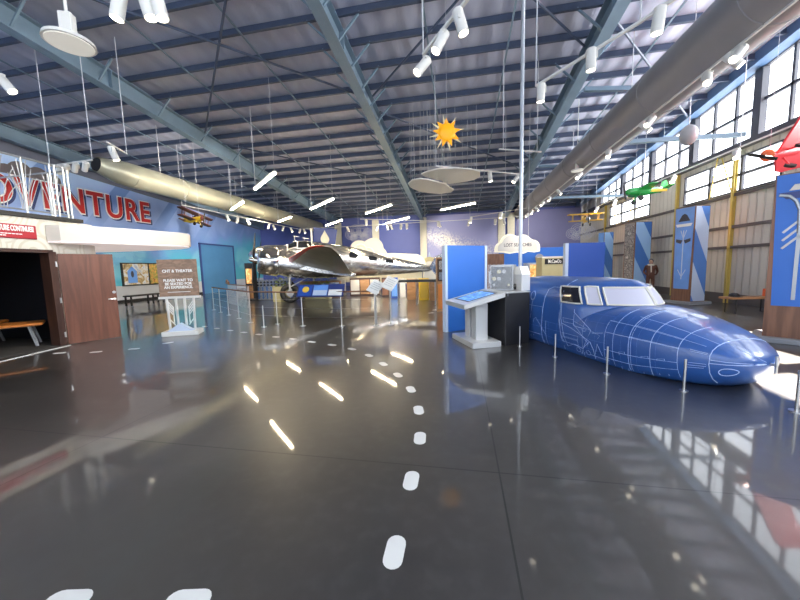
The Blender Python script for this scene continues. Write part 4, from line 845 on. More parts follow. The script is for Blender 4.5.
MB().tube([gp(.09 * math.cos(a), .08 * math.sin(a) - .01, 1.43) for a in [2 * PI * k / 14 for k in range(14)]], .045, 8, closed=True).bar(gp(.04, -.15, 1.42), gp(.06, -.17, 1.1), .09, .03).build('scarf', 'scarf', g, 40)
# ================================================================ MIDDLE GROUND EXHIBITS
FLOORAT = {330: (-7.843, 18.429, 0.353), 345: (-6.946, 18.598, 0.330), 382: (-4.347, 17.462, 0.380), 389: (-3.963, 17.535, 0.370), 399: (-3.262, 16.854, 0.411), 405.5: (-2.921, 16.919, 0.402), 430: (-1.445, 15.166, 0.511), 436: (-1.167, 15.218, 0.504)}
TABLE = ((-2.739, 13.734, 0.937), (-1.001, 13.654, 0.912))
def upright(name, px, z0, z1, m, lab, cat, thick=.3, frame=None, pics=()):
    """free-standing piece between the floor points px[0] and px[1]"""
    a, b = V(px[0][0], px[0][1], 0), V(px[1][0], px[1][1], 0); u = (b - a).normalized(); n = V(-u.y, u.x, 0); L = (b - a).length; rz = math.atan2(u.y, u.x); c = (a + b) / 2 + n * thick / 2
    t = thing(name, lab, cat, c + V(0, 0, z0)); MB().bevbox(c + V(0, 0, (z0 + z1) / 2), (L, thick, z1 - z0), .015, rz).build('body', m, t)
    fo = (a + b) / 2 - n * .004
    for nm, x0, x1, y0, y1, mm in pics: MB().prism([(L * (x0 - .5), y0), (L * (x1 - .5), y0), (L * (x1 - .5), y1), (L * (x0 - .5), y1)], fo, u, (0, 0, 1), -n * .012).build(nm, mm, t)
    return t, a, b, u, n, L
t, a, b, u, n, L = upright('display_case', ((-0.840, 11.420, 0.777), (-0.440, 11.495, 0.766)), 0, 1.92, 'oak', 'tall wooden display case with framed photographs beside the cobalt panel', 'case', .35, None, (('dark_field', .06, .94, 1.08, 1.86, 'frame'), ('photograph', .2, .82, 1.5, 1.8, 'paper'), ('photograph', .2, .82, 1.14, 1.4, 'lightedge'), ('lower_door', .1, .9, .1, .98, 'orange')))
t, a, b, u, n, L = upright('yellow_cabinet', ((-1.994, 15.367, 0.503), (-1.521, 15.456, 0.491)), 0, 1.05, 'yellow', 'yellow cabinet standing under the aircraft tail', 'cabinet', .4, None, (('door', .08, .92, .1, .95, 'yellow_wing'),))
t, a, b, u, n, L = upright('wood_cabinet', ((-2.644, 15.752, 0.483), (-2.107, 15.853, 0.469)), 0, 1.02, 'oak', 'wooden cabinet left of the yellow cabinet under the aircraft tail', 'cabinet', .4, None, (('door', .08, .92, .1, .95, 'oak'),))
t, a, b, u, n, L = upright('blue_cabinet', ((-3.639, 16.580, 0.435), (-3.276, 16.649, 0.426)), 0, 1.08, 'blue2', 'narrow blue cabinet far under the aircraft fuselage', 'cabinet', .4, None, (('door', .1, .9, .1, 1.0, 'skyblue'),))
t, a, b, u, n, L = upright('reading_counter', ((-6.444, 18.083, 0.361), (-4.705, 18.411, 0.315)), 0, 1.05, 'frame', 'long dark brown counter far behind under the aircraft fuselage', 'counter', .6, None, (('front_panel', .03, .32, .1, .95, 'cream'), ('front_panel', .35, .65, .1, .95, 'oak'), ('front_panel', .68, .97, .1, .95, 'cream')))
t, a, b, u, n, L = upright('low_display_wall', ((-11.431, 16.127, 0.566), (-9.345, 16.521, 0.511)), 0, 1.12, 'pattern', 'low patterned display wall with dark diamonds behind the main wheel', 'display', .2, None, tuple(('blue_stripe', k / 9 + .02, k / 9 + .06, .05, .72, 'skyblue') for k in range(9)))
mb = MB()
for r_ in range(2):
    for k in range(11): o = a + u * L * (k + .5) / 11 - n * .02 + V(0, 0, .82 + .16 * r_); mb.prism([(-.07, 0), (0, -.06), (.07, 0), (0, .06)], o, u, (0, 0, 1), -n * .01)
mb.build('diamond_pattern', 'ink', t)
t, a, b, u, n, L = upright('amber_vitrine', ((-11.422, 15.520, 0.611), (-10.971, 15.605, 0.599)), 0, 2.05, 'black', 'narrow black vitrine glowing amber behind the propeller', 'vitrine', .4, None, (('lit_window', .15, .85, .95, 1.75, 'amber'), ('lower_window', .15, .85, .15, .85, 'oak')))
t, a, b, u, n, L = upright('backdrop_board', ((-9.096, 17.075, 0.468), (-6.782, 17.511, 0.407)), 0, .95, 'oak', 'low wooden backdrop board behind the blue information board', 'display', .3, None, (('printed_field', .04, .45, .08, .85, 'pic2'), ('printed_field', .52, .96, .08, .85, 'pattern')))
def leafbed(p, w, lab):
    mb = MB()
    for k in range(70):
        o = V(p[0] + random.uniform(-w, w), p[1] + random.uniform(-.2, .2), 0); h = random.uniform(.75, 1.22); a = random.uniform(0, 2 * PI); l = random.uniform(.12, .3)
        e = V(math.cos(a), math.sin(a), random.uniform(-.2, .5)) * l; s_ = V(-e.y, e.x, 0) * .3; q = o + V(0, 0, h); mb.add([q, q + e * .5 + s_, q + e, q + e * .5 - s_], [(0, 1, 2, 3)])
    t = thing('potted_plant', lab, 'plant', (p[0], p[1], 0)); mb.build('foliage', 'leaf', t); MB().bevbox((p[0], p[1], .4), (2 * w, .4, .8), .03).build('planter', 'khaki', t)
p = (-9.123, 15.167, 0.866); leafbed(p, .4, 'yellow green leafy plant in a planter just behind the main wheel')
p = (-7.685, 16.455, 0.769); leafbed(p, .7, 'wide bed of yellow green leaves behind the information board')
for px0, px1, d, z1, m, lab, nm in ((330, 345, 19.6, .98, 'cream', 'low cream cabinet just right of the wooden backdrop board', 'cabinet'), (382, 389, 18, 1.06, 'frame', 'narrow dark brown cabinet left of the narrow blue cabinet', 'cabinet'), (399, 405.5, 17.2, 1.0, 'cream', 'narrow cream cabinet between the blue and the wooden cabinets', 'cabinet'), (430, 436, 15.2, 1.0, 'oak', 'narrow oak cabinet right of the yellow cabinet', 'cabinet')):
    q0 = FLOORAT[px0]; q1 = FLOORAT[px1]; upright('low_cabinet', (q0, q1), 0, z1, m, lab, nm, .4, None, (('door', .08, .92, .1, z1 - .1, 'wood' if m == 'frame' else m),))
t = thing('display_table', 'long black display table with slim legs under the aircraft tail', 'table', (-2.2, 13.6, 0))
a, b = V(*TABLE[0]), V(*TABLE[1]); MB().bar(V(a.x, a.y, 1.02), V(b.x, b.y, 1.02), .5, .1).build('tabletop', 'black', t)
for q in (.04, .5, .96):
    c = a.lerp(b, q)
    for s in (-.2, .2): MB().cyl((c.x, c.y + s, 0), (c.x, c.y + s, .98), .02, n=8).build('leg', 'steel', t, 40)
# arch exhibit
c = V(*(-2.339, 24.544, -0.162)); c.z = 0; t = thing('arch_exhibit', 'white half round arch with orange rim standing behind the aircraft tail', 'exhibit', c)
P = [(.75 * math.cos(a), 1.45 + .9 * math.sin(a)) for a in [PI * k / 16 for k in range(17)]] + [(-.75, 0), (.75, 0)]
MB().prism(P, c, (.98, .19, 0), (0, 0, 1), (-.05, .25, 0)).build('arch_rim', 'khaki', t); P = [(.8 * x, .86 * z + .0) for x, z in P]
MB().prism(P, c + V(.01, -.03, 0), (.98, .19, 0), (0, 0, 1), (-.01, .05, 0)).build('arch_face', 'white', t); MB().cyl(c + V(0, 0, 2.34), c + V(0, 0, 2.7), .09, .03, 10).build('finial', 'lightedge', t, 40)
c = V(*(-1.569, 25.603, -0.249)); c.z = 0; t = thing('dome_exhibit', 'bright yellow rounded dome exhibit rising behind the wooden display case', 'exhibit', c)
MB().ell(c + V(0, 0, 1.6), (1.0, .6, .85), 16, 10).build('dome', 'yellow', t, 40); MB().bevbox(c + V(0, 0, .8), (1.8, .9, 1.6), .03).build('pedestal', 'cream', t)
# blue partition with round badge, amber window, khaki sign box, wooden crate
t, a, b, u, n, L = upright('partition_wall', ((1.789, 16.080, 0.404), (4.957, 16.677, 0.320)), 0, (3.269, 16.565, 2.376)[2], 'blue', 'long blue partition behind the cloud shaped sign', 'partition', .15, None, ())
o = a + u * L * .59 - n * .01 + V(0, 0, 1.88); MB().cyl(o, o - n * .04, .2, n=24).build('round_badge', 'grey', t, 40); MB().bevbox(o - n * .05, (.2, .02, .09), .01, math.atan2(u.y, u.x)).build('badge_mark', 'paper', t)
t, a, b, u, n, L = upright('amber_vitrine', ((2.892, 15.170, 0.456), (3.507, 15.286, 0.440)), 0, 1.66, 'lightedge', 'vitrine with a warm lit window left of the khaki sign box', 'vitrine', .5, None, (('lit_window', .18, .98, 1.02, 1.58, 'amber'),))
o = a + u * L * .82 - n * .03 + V(0, 0, 1.14); MB().cyl(o, o - n * .03, .11, n=16).build('round_dial', 'paper', t, 40)
t, a, b, u, n, L = upright('sign_box', ((3.333, 14.441, 0.504), (4.267, 14.617, 0.479)), 0, (3.778, 14.667, 1.879)[2], 'khaki', 'khaki box counter with a black and white name sign', 'counter', .6, None, (('sign_field', .12, .98, 1.58, 1.80, 'black'), ('top_trim', 0, 1, 1.84, 1.90, 'cream')))
text('lettering', 'McCawDo', .22, 'textw', t, a + u * L * .55 - n * .022 + V(0, 0, 1.69), u, (0, 0, 1), .003, .002, sx=.58)
t, a, b, u, n, L = upright('wooden_crate', ((0.985, 13.389, 0.610), (1.699, 13.524, 0.591)), 0, (1.352, 13.606, 2.046)[2], 'wood', 'dark wooden cabinet behind the instrument rack', 'cabinet', .5, None, (('door', .04, .49, .1, 1.86, 'wood'), ('door', .51, .96, .1, 1.86, 'wood')))
# cloud sign
c = V(*(2.282, 14.033, 2.478)); u = V(.985, .17, 0); n = V(-.17, .985, 0)
t = thing('cloud_sign', 'cream cloud shaped hanging sign lettered LOST SEARCHES', 'sign', c)
lob = [(-.66, -.22, .27), (-.32, -.02, .40), (.22, -.02, .36), (.62, -.18, .30)]
P = cloud_poly(lob, -.36); P = [P[0]] + P[1:]; P += [(.7, -.40), (.45, -.36), (.25, -.44), (0, -.38), (-.3, -.43), (-.55, -.38)]
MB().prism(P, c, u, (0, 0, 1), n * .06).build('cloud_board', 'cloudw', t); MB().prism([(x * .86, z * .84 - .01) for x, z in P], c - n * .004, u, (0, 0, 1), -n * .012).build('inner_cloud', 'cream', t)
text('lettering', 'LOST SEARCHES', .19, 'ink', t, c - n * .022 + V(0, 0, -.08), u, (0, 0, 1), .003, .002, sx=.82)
for s in (-.5, .45): q = c + u * s + n * .03; MB().tube([q + V(0, 0, .3 if s < 0 else .22), (q.x, q.y, deck(q.y) - .2)], .008, 5).build('hanging_wire', 'wire', t)
# navy banner with emblem
c = V(*(-8.908, 20.508, 3.661)); u = V(.97, .10, -.06); t = thing('banner', 'navy tilted banner with a cream teardrop emblem above the silver aircraft', 'banner', (c.x, c.y, c.z - .8))
MB().prism([(-.72, -.75), (.6, -.95), (.86, .62), (-.8, .72)], c, u, (0.02, 0, 1), (0, .04, 0)).build('banner_cloth', 'navy', t)
P = [(.30 * math.cos(a), .30 * math.sin(a) - .05) for a in [-PI * 1.2 + PI * 1.4 * k / 14 for k in range(15)]] + [(.06, .42), (0, .55), (-.06, .42)]
MB().prism(P, c - V(0, .01, 0), u, (0, 0, 1), (0, -.02, 0)).build('emblem', 'cream_col', t); MB().prism([(-.3, -.52), (.45, -.66), (.45, -.56), (-.3, -.42)], c - V(0, .01, 0), u, (0, 0, 1), (0, -.02, 0)).build('lettering_band', 'cream_col', t)
p = V(*(-9.673, 20.114, 3.237)); MB().cyl((p.x, p.y, 0), (p.x, p.y, 4.3), .06, n=10).build('banner_pole', 'white', t, 40)
# decorative clouds on the back wall
def filigree(px, d, s, lab):
    c = V(*px); t = thing('filigree_cloud', lab, 'cloud', (c.x, c.y, c.z - .4 * s)); mb = MB()
    for x, z, r in ((-.75, -.1, .42), (-.3, .2, .5), (.35, .2, .5), (.8, -.05, .4), (0, -.25, .42), (-.45, -.35, .3), (.5, -.35, .32)):
        for q in (1., .68, .38): mb.tube([c + V(x * s + r * s * q * math.cos(a), 0, z * s + r * s * q * math.sin(a)) for a in [2 * PI * k / 16 for k in range(16)]], .017 * s, 5, closed=True)
    mb.build('scrollwork', 'filigree', t)
    MB().tube([c + V(0, 0, .6 * s), (c.x, c.y, deck(c.y) - .2)], .008, 5).build('hanging_wire', 'wire', t)
filigree((-8.113, 25.347, 4.464), 26, .95, 'grey scrollwork cloud hanging before the indigo back wall')
filigree((8.070, 24.269, 3.699), 22, .8, 'grey scrollwork cloud hanging beside the far yellow biplane'); 
c = V(*(-7.236, 22.757, 2.517)); t = thing('cloud_prop', 'big cream cloud with scrolled ends standing behind the silver fuselage', 'cloud', (c.x, c.y, 0))
P = cloud_poly([(-.95, .1, .5), (-.05, .42, .72), (1.0, .52, .75), (1.5, .05, .5)], -1.9)
MB().prism(P, c, (1, 0, 0), (0, 0, 1), (0, .15, 0)).build('cloud_board', 'cream', t)
for x, z, r in ((.02, .42, .5), (.62, .2, .42)): MB().tube([c + V(x + r * (1 - k / 26) * math.cos(.45 * k), -.04, z + r * (1 - k / 26) * math.sin(.45 * k)) for k in range(24)], .055, 6).build('scroll', 'white', t, 40)
c = V(*(-4.735, 22.159, 2.003)); t = thing('cloud_prop', 'long rounded cream cloud bank behind the aircraft cabin windows', 'cloud', (c.x, c.y, 0))
P = [(-2.6, -1.5), (2.1, -1.5), (2.3, -.6)] + [(1.6 + .75 * math.cos(a), -.25 + .75 * math.sin(a)) for a in [-.2 + 1.7 * k / 10 for k in range(11)]] + [(0, .62), (-1.6, .58), (-2.6, .5)]
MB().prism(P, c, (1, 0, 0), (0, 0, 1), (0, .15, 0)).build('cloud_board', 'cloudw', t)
# ================================================================ DUCTS
t = thing('air_duct', 'long olive round air duct with an open end along the mural side', 'duct', (-13, 19, 5.05))
MB().tube([(-13, y, 5.55) for y in (11.1, 14, 18, 22, 26, 28.6)], .47, 28).build('duct_pipe', 'duct_l', t, 40)
MB().tube([(-13, 11.1, 5.55), (-13, 10.6, 5.57), (-13.02, 10.2, 5.60), (-13.06, 9.95, 5.63)], [.47, .43, .33, .27], 28, False).build('end_reducer', 'duct_l', t, 60)
MB().cyl((-13.06, 10.0, 5.628), (-13.06, 9.94, 5.632), .235, n=24).build('opening_shade_disc', 'dark', t, 40)  # dark disc painted as the shade inside the open duct end
for y in (13.5, 16.5, 19.5, 22.5, 25.5): MB().tube([V(-13 + .475 * math.cos(a), y, 5.55 + .475 * math.sin(a)) for a in [2 * PI * k / 28 for k in range(28)]], .014, 5, closed=True).build('seam_band', 'duct_l', t, 40)
for y in (12.5, 17, 21.5): MB().cyl((-13, y, 6.0), (-13, y, deck(y) - .02), .012, n=6).build('hanger_rod', 'wire', t)
t = thing('air_duct', 'thick grey round air duct running the hall length below the roof on the window side', 'duct', (4.9, 12, 5.3))
MB().tube([(4.9, y, 5.82) for y in (-7, -2, 3, 8, 13, 18, 23, 28.4)], .56, 32).build('duct_pipe', 'duct_r', t, 40)
MB().box6(4.9 + .33, 4.9 + .37, -7, 28.4, 5.36, 5.4).build('bottom_rail', 'lightedge', t)
for y in (3.5, 6.5, 9.5, 12.5, 15.5, 18.5, 21.5, 24.5): MB().tube([V(4.9 + .563 * math.cos(a), y, 5.82 + .563 * math.sin(a)) for a in [2 * PI * k / 28 for k in range(28)]], .016, 5, closed=True).build('seam_band', 'duct_r', t, 40)
for y in (6, 11, 16, 21): MB().cyl((4.9, y, 6.28), (4.9, y, deck(y) - .02), .012, n=6).build('hanger_rod', 'wire', t)
# ================================================================ HANGING LIGHTS
LIN = [((-8.13, 12.06), (-6.18, 10.33)), ((-12.0, 15.6), (-10.18, 14.08)), ((-12.15, 20.35), (-10.35, 18.82)), ((-8.01, 16.76), (-5.91, 14.75)), ((-9.98, 23.27), (-7.88, 21.1)), ((-5.61, 19.15), (-3.61, 17.05)), ((-5.35, 23.65), (-3.38, 21.62)), ((-1.13, 19.46), (.75, 17.93))]
LLAB = ['glowing linear pendant light closest to the camera on the mural side', 'glowing linear pendant light beside the olive duct above the yellow biplane', 'small far glowing linear pendant light below the olive duct', 'glowing linear pendant light hanging above the aircraft cockpit', 'far glowing linear pendant light above the navy banner', 'glowing linear pendant light above the aircraft cabin windows', 'far glowing linear pendant light before the indigo back wall', 'glowing linear pendant light under the grey cloud discs']
for (a, b), lab in zip(LIN, LLAB):
    a = V(a[0], a[1], 4.9); b = V(b[0], b[1], 4.9); c = (a + b) / 2; t = thing('linear_pendant', lab, 'light', c, 'linear pendant lights')
    MB().bar(a + V(0, 0, .05), b + V(0, 0, .05), .1, .07).build('housing', 'white', t); MB().bar(a, b, .08, .05).build('diffuser', 'lamp', t)
    for q in (a.lerp(b, .02), a.lerp(b, .98)): MB().cyl(q + V(0, 0, .08), (q.x, q.y, deck(q.y) - .02), .014 if q.x < c.x else .006, n=6).build('hanging_rod', 'wire', t)
# high bay disc lamps
def highbay(p, r, lab, rod=.014):
    t = thing('highbay_lamp', lab, 'light', p); p = V(*p)
    MB().cyl(p, p + V(0, 0, .05), r, r * .96, 28).build('disc', 'white', t, 40); MB().cyl(p - V(0, 0, .012), p, r * .9, n=28).build('lens', 'hb', t, 40)
    MB().bevbox(p + V(0, 0, .05 + r * .6), (r * .55, r * .4, r * 1.2), .01, .4).build('driver_box', 'white', t); MB().cyl(p + V(0, 0, .05 + r), (p.x, p.y, deck(p.y) - .02), rod, n=8).build('hanging_rod', 'white', t)
highbay((-5.630, 4.120, 5.000), .30, 'round white high bay lamp nearest the camera on the mural side', .02)
highbay((4.510, 14.200, 5.200), .22, 'round white disc lamp on a rod before the grey duct')
t = thing('dome_speaker', 'small grey dome hanging before the upper windows', 'dome', (5.960, 10.220, 4.900)); p = V(*(5.960, 10.220, 4.900))
d = MB().ell(p, (.2, .2, .26), 18, 10); d.build('dome_shell', 'grey', t, 40); MB().cyl(p + V(0, 0, .2), (p.x, p.y, deck(p.y) - .02), .01, n=6).build('hanging_rod', 'wire', t)
# ---------------------------------------------------------------- track rails and spotlights
def rail(pts, lab, rods=(0, 1)):
    pts = [V(*p) for p in pts]; t = thing('track_rail', lab, 'track rail', (pts[0] + pts[-1]) / 2)
    mb = MB()
    for a, b in zip(pts, pts[1:]): mb.bar(a, b, .04, .035)
    mb.build('track', 'white', t)
    for k in rods: q = pts[0].lerp(pts[1], k) if k <= 1 else pts[-1]; MB().cyl(q, (q.x, q.y, deck(q.y) - .02), .011, n=6).build('hanging_rod', 'wire', t)
rail([(-13.710, 14.230, 5.000), (-13.25, 25.3, 5.0)], 'white track rail along the mural beside the olive duct', (0, .35, .7))
rail([(-13.0, 25.3, 5.0), (-6, 25.1, 5.0), (1.5, 24.8, 5.0), (4.2, 24.6, 5.0)], 'white track rail spanning the hall before the back wall', (0, .5, 1))
rail([(-6.810, 21.740, 5.000), (-1.530, 24.790, 5.000)], 'short white track rail above the indigo back wall', (.2, .8))
rail([(0.640, 23.570, 5.000), (3.960, 21.120, 5.000)], 'short white track rail above the cloud shaped sign', (0, 1))
rail([(-0.810, 11.380, 5.000), (2.340, 13.330, 5.000)], 'white track rail crossing above the grey cloud discs', (0, 1))
rail([(1.190, 10.880, 5.200), (2.570, 11.510, 5.200)], 'short bare white track rail beside the conduit pole', (.1, .9))
rail([(-0.530, 5.120, 4.750), (0.080, 4.280, 4.750), (0.330, 3.920, 4.750)], 'short steep track rail carrying three spotlights over the trail', (0, 2))
rail([(1.330, 6.440, 4.750), (2.350, 5.130, 4.750), (2.700, 4.590, 4.750)], 'slanting track rail carrying spotlights below the roof before the duct', (0, 1))
rail([(-9.430, 7.520, 5.200), (-9.820, 8.370, 5.200)], 'tiny track rail hanging near the open duct end', (1,))
rail([(8.190, 22.210, 5.000), (8.410, 12.030, 5.000), (8.490, 9.660, 5.000)], 'long track rail along the window wall', (0, .5, 1))
rail([(-12.080, 7.900, 4.900), (-10.380, 7.810, 4.900)], 'short track rail with four spotlights by the balcony railing', (0, 1))
rail([(-3.850, 3.130, 4.700), (-3.050, 3.330, 4.700)], 'track rail above the top frame edge near the high bay lamp', (0, 1))
rail([(4.75, 6, 5.27), (4.75, 27, 5.27)], 'track rail fixed along the underside of the grey duct', ())
def spot(p, aim, s, lab, grp):
    s = s * .78
    p = V(*p); d = V(*aim).normalized(); t = thing('spotlight', lab, 'spotlight', p, grp)
    h = p - V(0, 0, .11 * s); side = d.cross(V(0, 0, 1)).normalized()
    MB().bar(p, p - V(0, 0, .05 * s), .05 * s, .05 * s).bar(p - V(0, 0, .05 * s) + side * .075 * s, h + side * .075 * s - V(0, 0, .05 * s), .015 * s, .03 * s).bar(p - V(0, 0, .05 * s) - side * .08 * s, p - V(0, 0, .05 * s) + side * .08 * s, .03 * s, .02 * s).build('yoke', 'white', t)
    hd = MB().tube([h - d * .10 * s, h - d * .09 * s, h + d * .2 * s], [.055 * s, .07 * s, .07 * s], 16).build('lamp_head', 'white', t, 40)
    MB().cyl(h + d * .2 * s, h + d * .206 * s, .06 * s, n=16).build('lens', 'bulb', hd, 40)
TN = ['over the trail, lowest of the three on the steep rail', 'over the trail, middle of the three on the steep rail', 'over the trail, topmost of the three on the steep rail']
for (p, a), l in zip((((-0.520, 5.170, 4.750), (-.5, -.3, -.7)), ((-0.230, 4.690, 4.750), (-.4, -.2, -.8)), ((0.000, 4.370, 4.750), (.25, .0, -.9))), TN): spot(p, a, 1.25, 'white spotlight ' + l, 'spotlights on the steep rail')
for (p, a), l in zip((((1.400, 6.360, 4.750), (0, .1, -1)), ((1.910, 5.550, 4.750), (.05, .1, -1)), ((2.450, 4.890, 4.750), (-.05, .1, -1))), ('lowest', 'middle', 'topmost')): spot(p, a, 1.25, 'white spotlight pointing straight down, %s of three on the slanting rail' % l, 'spotlights on the slanting rail')
for (p, a), l in zip((((-3.660, 3.220, 4.700), (-.2, -.1, -1)), ((-3.370, 3.260, 4.700), (.2, .1, -1)), ((-3.250, 3.290, 4.700), (.15, .1, -1))), ('closest to the high bay lamp', 'middle of the three', 'farthest from the high bay lamp')): spot(p, a, 1.25, 'white spotlight at the top frame edge, ' + l, 'spotlights at the top edge')
spot((-7.090, 4.170, 4.800), (.5, .2, -.8), 1.2, 'white spotlight cut by the frame edge beneath the blue rafter', None)
spot((-9.590, 7.770, 5.200), (.2, .2, -1), 1.6, 'white spotlight on the tiny rail by the open duct end', None)
for i, p in enumerate(((-11.630, 7.840, 4.900), (-11.400, 7.850, 4.900), (-11.010, 7.820, 4.900), (-10.660, 7.830, 4.900))): spot(p, (-.7, .3, -.6), 1.3, 'white spotlight before the mural beyond the railing, %s from the frame edge' % ORD[i], 'spotlights by the balcony')
for i, p in enumerate(((-13.630, 17.300, 5.000), (-13.670, 18.280, 5.000), (-13.620, 19.180, 5.000), (-13.560, 21.470, 5.000), (-13.560, 22.040, 5.000), (-13.370, 23.030, 5.000), (-13.280, 24.050, 5.000), (-12.950, 24.890, 5.000), (-12.810, 25.310, 5.000))): spot(p, ((.4, 0, -.9), (-.4, .1, -.9))[i % 2], 1.5, 'white spotlight on the rail beside the mural, %s counted from its near end' % ORD[i], 'spotlights on the mural rail')
for i, x in enumerate((-8.9, -6.5, -5.6, -5.35, -4.55, -4.1, -1.6, .6, 2.5, 3.1)): spot((x, 25.02, 4.98), ((.3, .3, -.9), (-.2, .4, -.9), (0, .3, -1))[i % 3], 1.7, 'small white spotlight on the rail before the back wall, %s from the mural side' % ORD[i], 'spotlights before the back wall')
for i, p in enumerate(((-6.490, 22.110, 5.000), (-1.670, 24.730, 5.000))): spot(p, (0, .3, -1), 1.6, ['white spotlight over the scrollwork cloud on the short back rail', 'white spotlight at the far end of the short back rail near the galaxy print'][i], 'spotlights on the short back rail')
for i, p in enumerate(((0.710, 23.590, 5.000), (2.560, 22.100, 5.000))): spot(p, (-.2, -.2, -1), 1.7, ['white spotlight over the galaxy print on the short rail', 'white spotlight next to the conduit pole on the short rail'][i], 'spotlights by the cloud sign')
for i, p in enumerate(((1.060, 12.570, 5.000), (2.100, 13.190, 5.000))): spot(p, ((.1, 0, -1), (-.6, -.2, -.8))[i], 1.45, ['white spotlight hanging straight down past the grey cloud discs', 'white tilted spotlight next to the conduit pole beyond the cloud discs'][i], 'spotlights past the cloud discs')
for i, y in enumerate((6.95, 7.15, 7.7, 9.6, 9.95, 12.0, 14.6, 17.6, 19.2, 20.6, 22.4, 23.6, 25.0)): spot((4.75, y, 5.27), ((-.6, -.3, -.7), (.5, -.3, -.7), (-.3, -.5, -.8))[i % 3], 1.35, 'white spotlight under the grey duct, %s from the near end' % ORD[i], 'spotlights under the grey duct')
for i, p in enumerate(((8.430, 12.170, 5.000), (8.390, 15.130, 5.000), (8.300, 19.960, 5.000), (8.190, 22.040, 5.000))): spot(p, ((-.4, -.5, -.8), (-.5, -.4, -.8))[i % 2], 1.5, 'white spotlight on the window side rail, %s counted away from the red airplane' % ORD[i], 'spotlights on the window rail')
# ================================================================ HANGING DECORATIONS
c = V(*(-0.330, 8.670, 5.000)); t = thing('sun_ornament', 'hanging orange sun with pale pointed rays below the roof', 'sun', c)
u = V(.98, .17, 0); n = V(-.17, .98, 0)
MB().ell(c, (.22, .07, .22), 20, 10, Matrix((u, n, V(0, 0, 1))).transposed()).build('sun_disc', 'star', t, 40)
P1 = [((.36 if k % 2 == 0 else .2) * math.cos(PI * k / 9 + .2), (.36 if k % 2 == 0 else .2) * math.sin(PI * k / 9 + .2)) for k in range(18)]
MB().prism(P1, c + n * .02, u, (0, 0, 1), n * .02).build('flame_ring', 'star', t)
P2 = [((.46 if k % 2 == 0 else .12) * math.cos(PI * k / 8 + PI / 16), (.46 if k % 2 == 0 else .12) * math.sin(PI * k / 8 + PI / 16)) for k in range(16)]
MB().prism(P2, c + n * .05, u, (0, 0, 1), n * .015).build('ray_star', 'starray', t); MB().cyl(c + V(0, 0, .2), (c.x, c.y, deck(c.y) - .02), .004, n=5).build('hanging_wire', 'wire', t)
DA = [(-2.110, 13.450, 5.000), (-1.870, 12.970, 5.000), (-1.540, 12.840, 5.000), (-1.250, 13.080, 5.000), (-0.970, 13.470, 5.000), (-0.590, 13.990, 5.000), (-0.450, 14.650, 5.000), (-0.290, 15.080, 5.000), (-0.430, 15.540, 5.000), (-0.950, 15.690, 5.000), (-1.480, 15.320, 5.000), (-1.840, 14.900, 5.000), (-2.040, 14.350, 5.000), (-2.110, 13.970, 5.000)]
DB = [(-1.550, 13.330, 5.300), (-1.240, 13.000, 5.300), (-0.760, 12.800, 5.300), (-0.160, 12.900, 5.300), (0.370, 13.180, 5.300), (0.770, 13.630, 5.300), (0.810, 14.380, 5.300), (0.580, 14.800, 5.300), (0.160, 15.010, 5.300), (-0.460, 15.190, 5.300), (-0.720, 15.020, 5.300), (-0.790, 14.560, 5.300), (-1.180, 14.040, 5.300), (-1.440, 13.730, 5.300)]
for D_, lab in ((DA, 'flat grey cloud disc hanging lower and nearer the roof rafter'), (DB, 'flat grey cloud disc hanging higher under the white track rail')):
    c = sum((V(*p) for p in D_), V(0, 0, 0)) / len(D_); t = thing('cloud_disc', lab, 'cloud', c, 'hanging cloud discs')
    MB().prism([(p[0] - c.x, p[1] - c.y) for p in D_], c, (1, 0, 0), (0, 1, 0), (0, 0, .05)).build('disc_board', 'disc', t)
    for k in range(0, len(D_), 1): q = V(*D_[k]).lerp(c, .12); MB().cyl(q + V(0, 0, .05), (q.x, q.y, deck(q.y) - .02), .005, n=4).build('hanging_wire', 'wire', t)
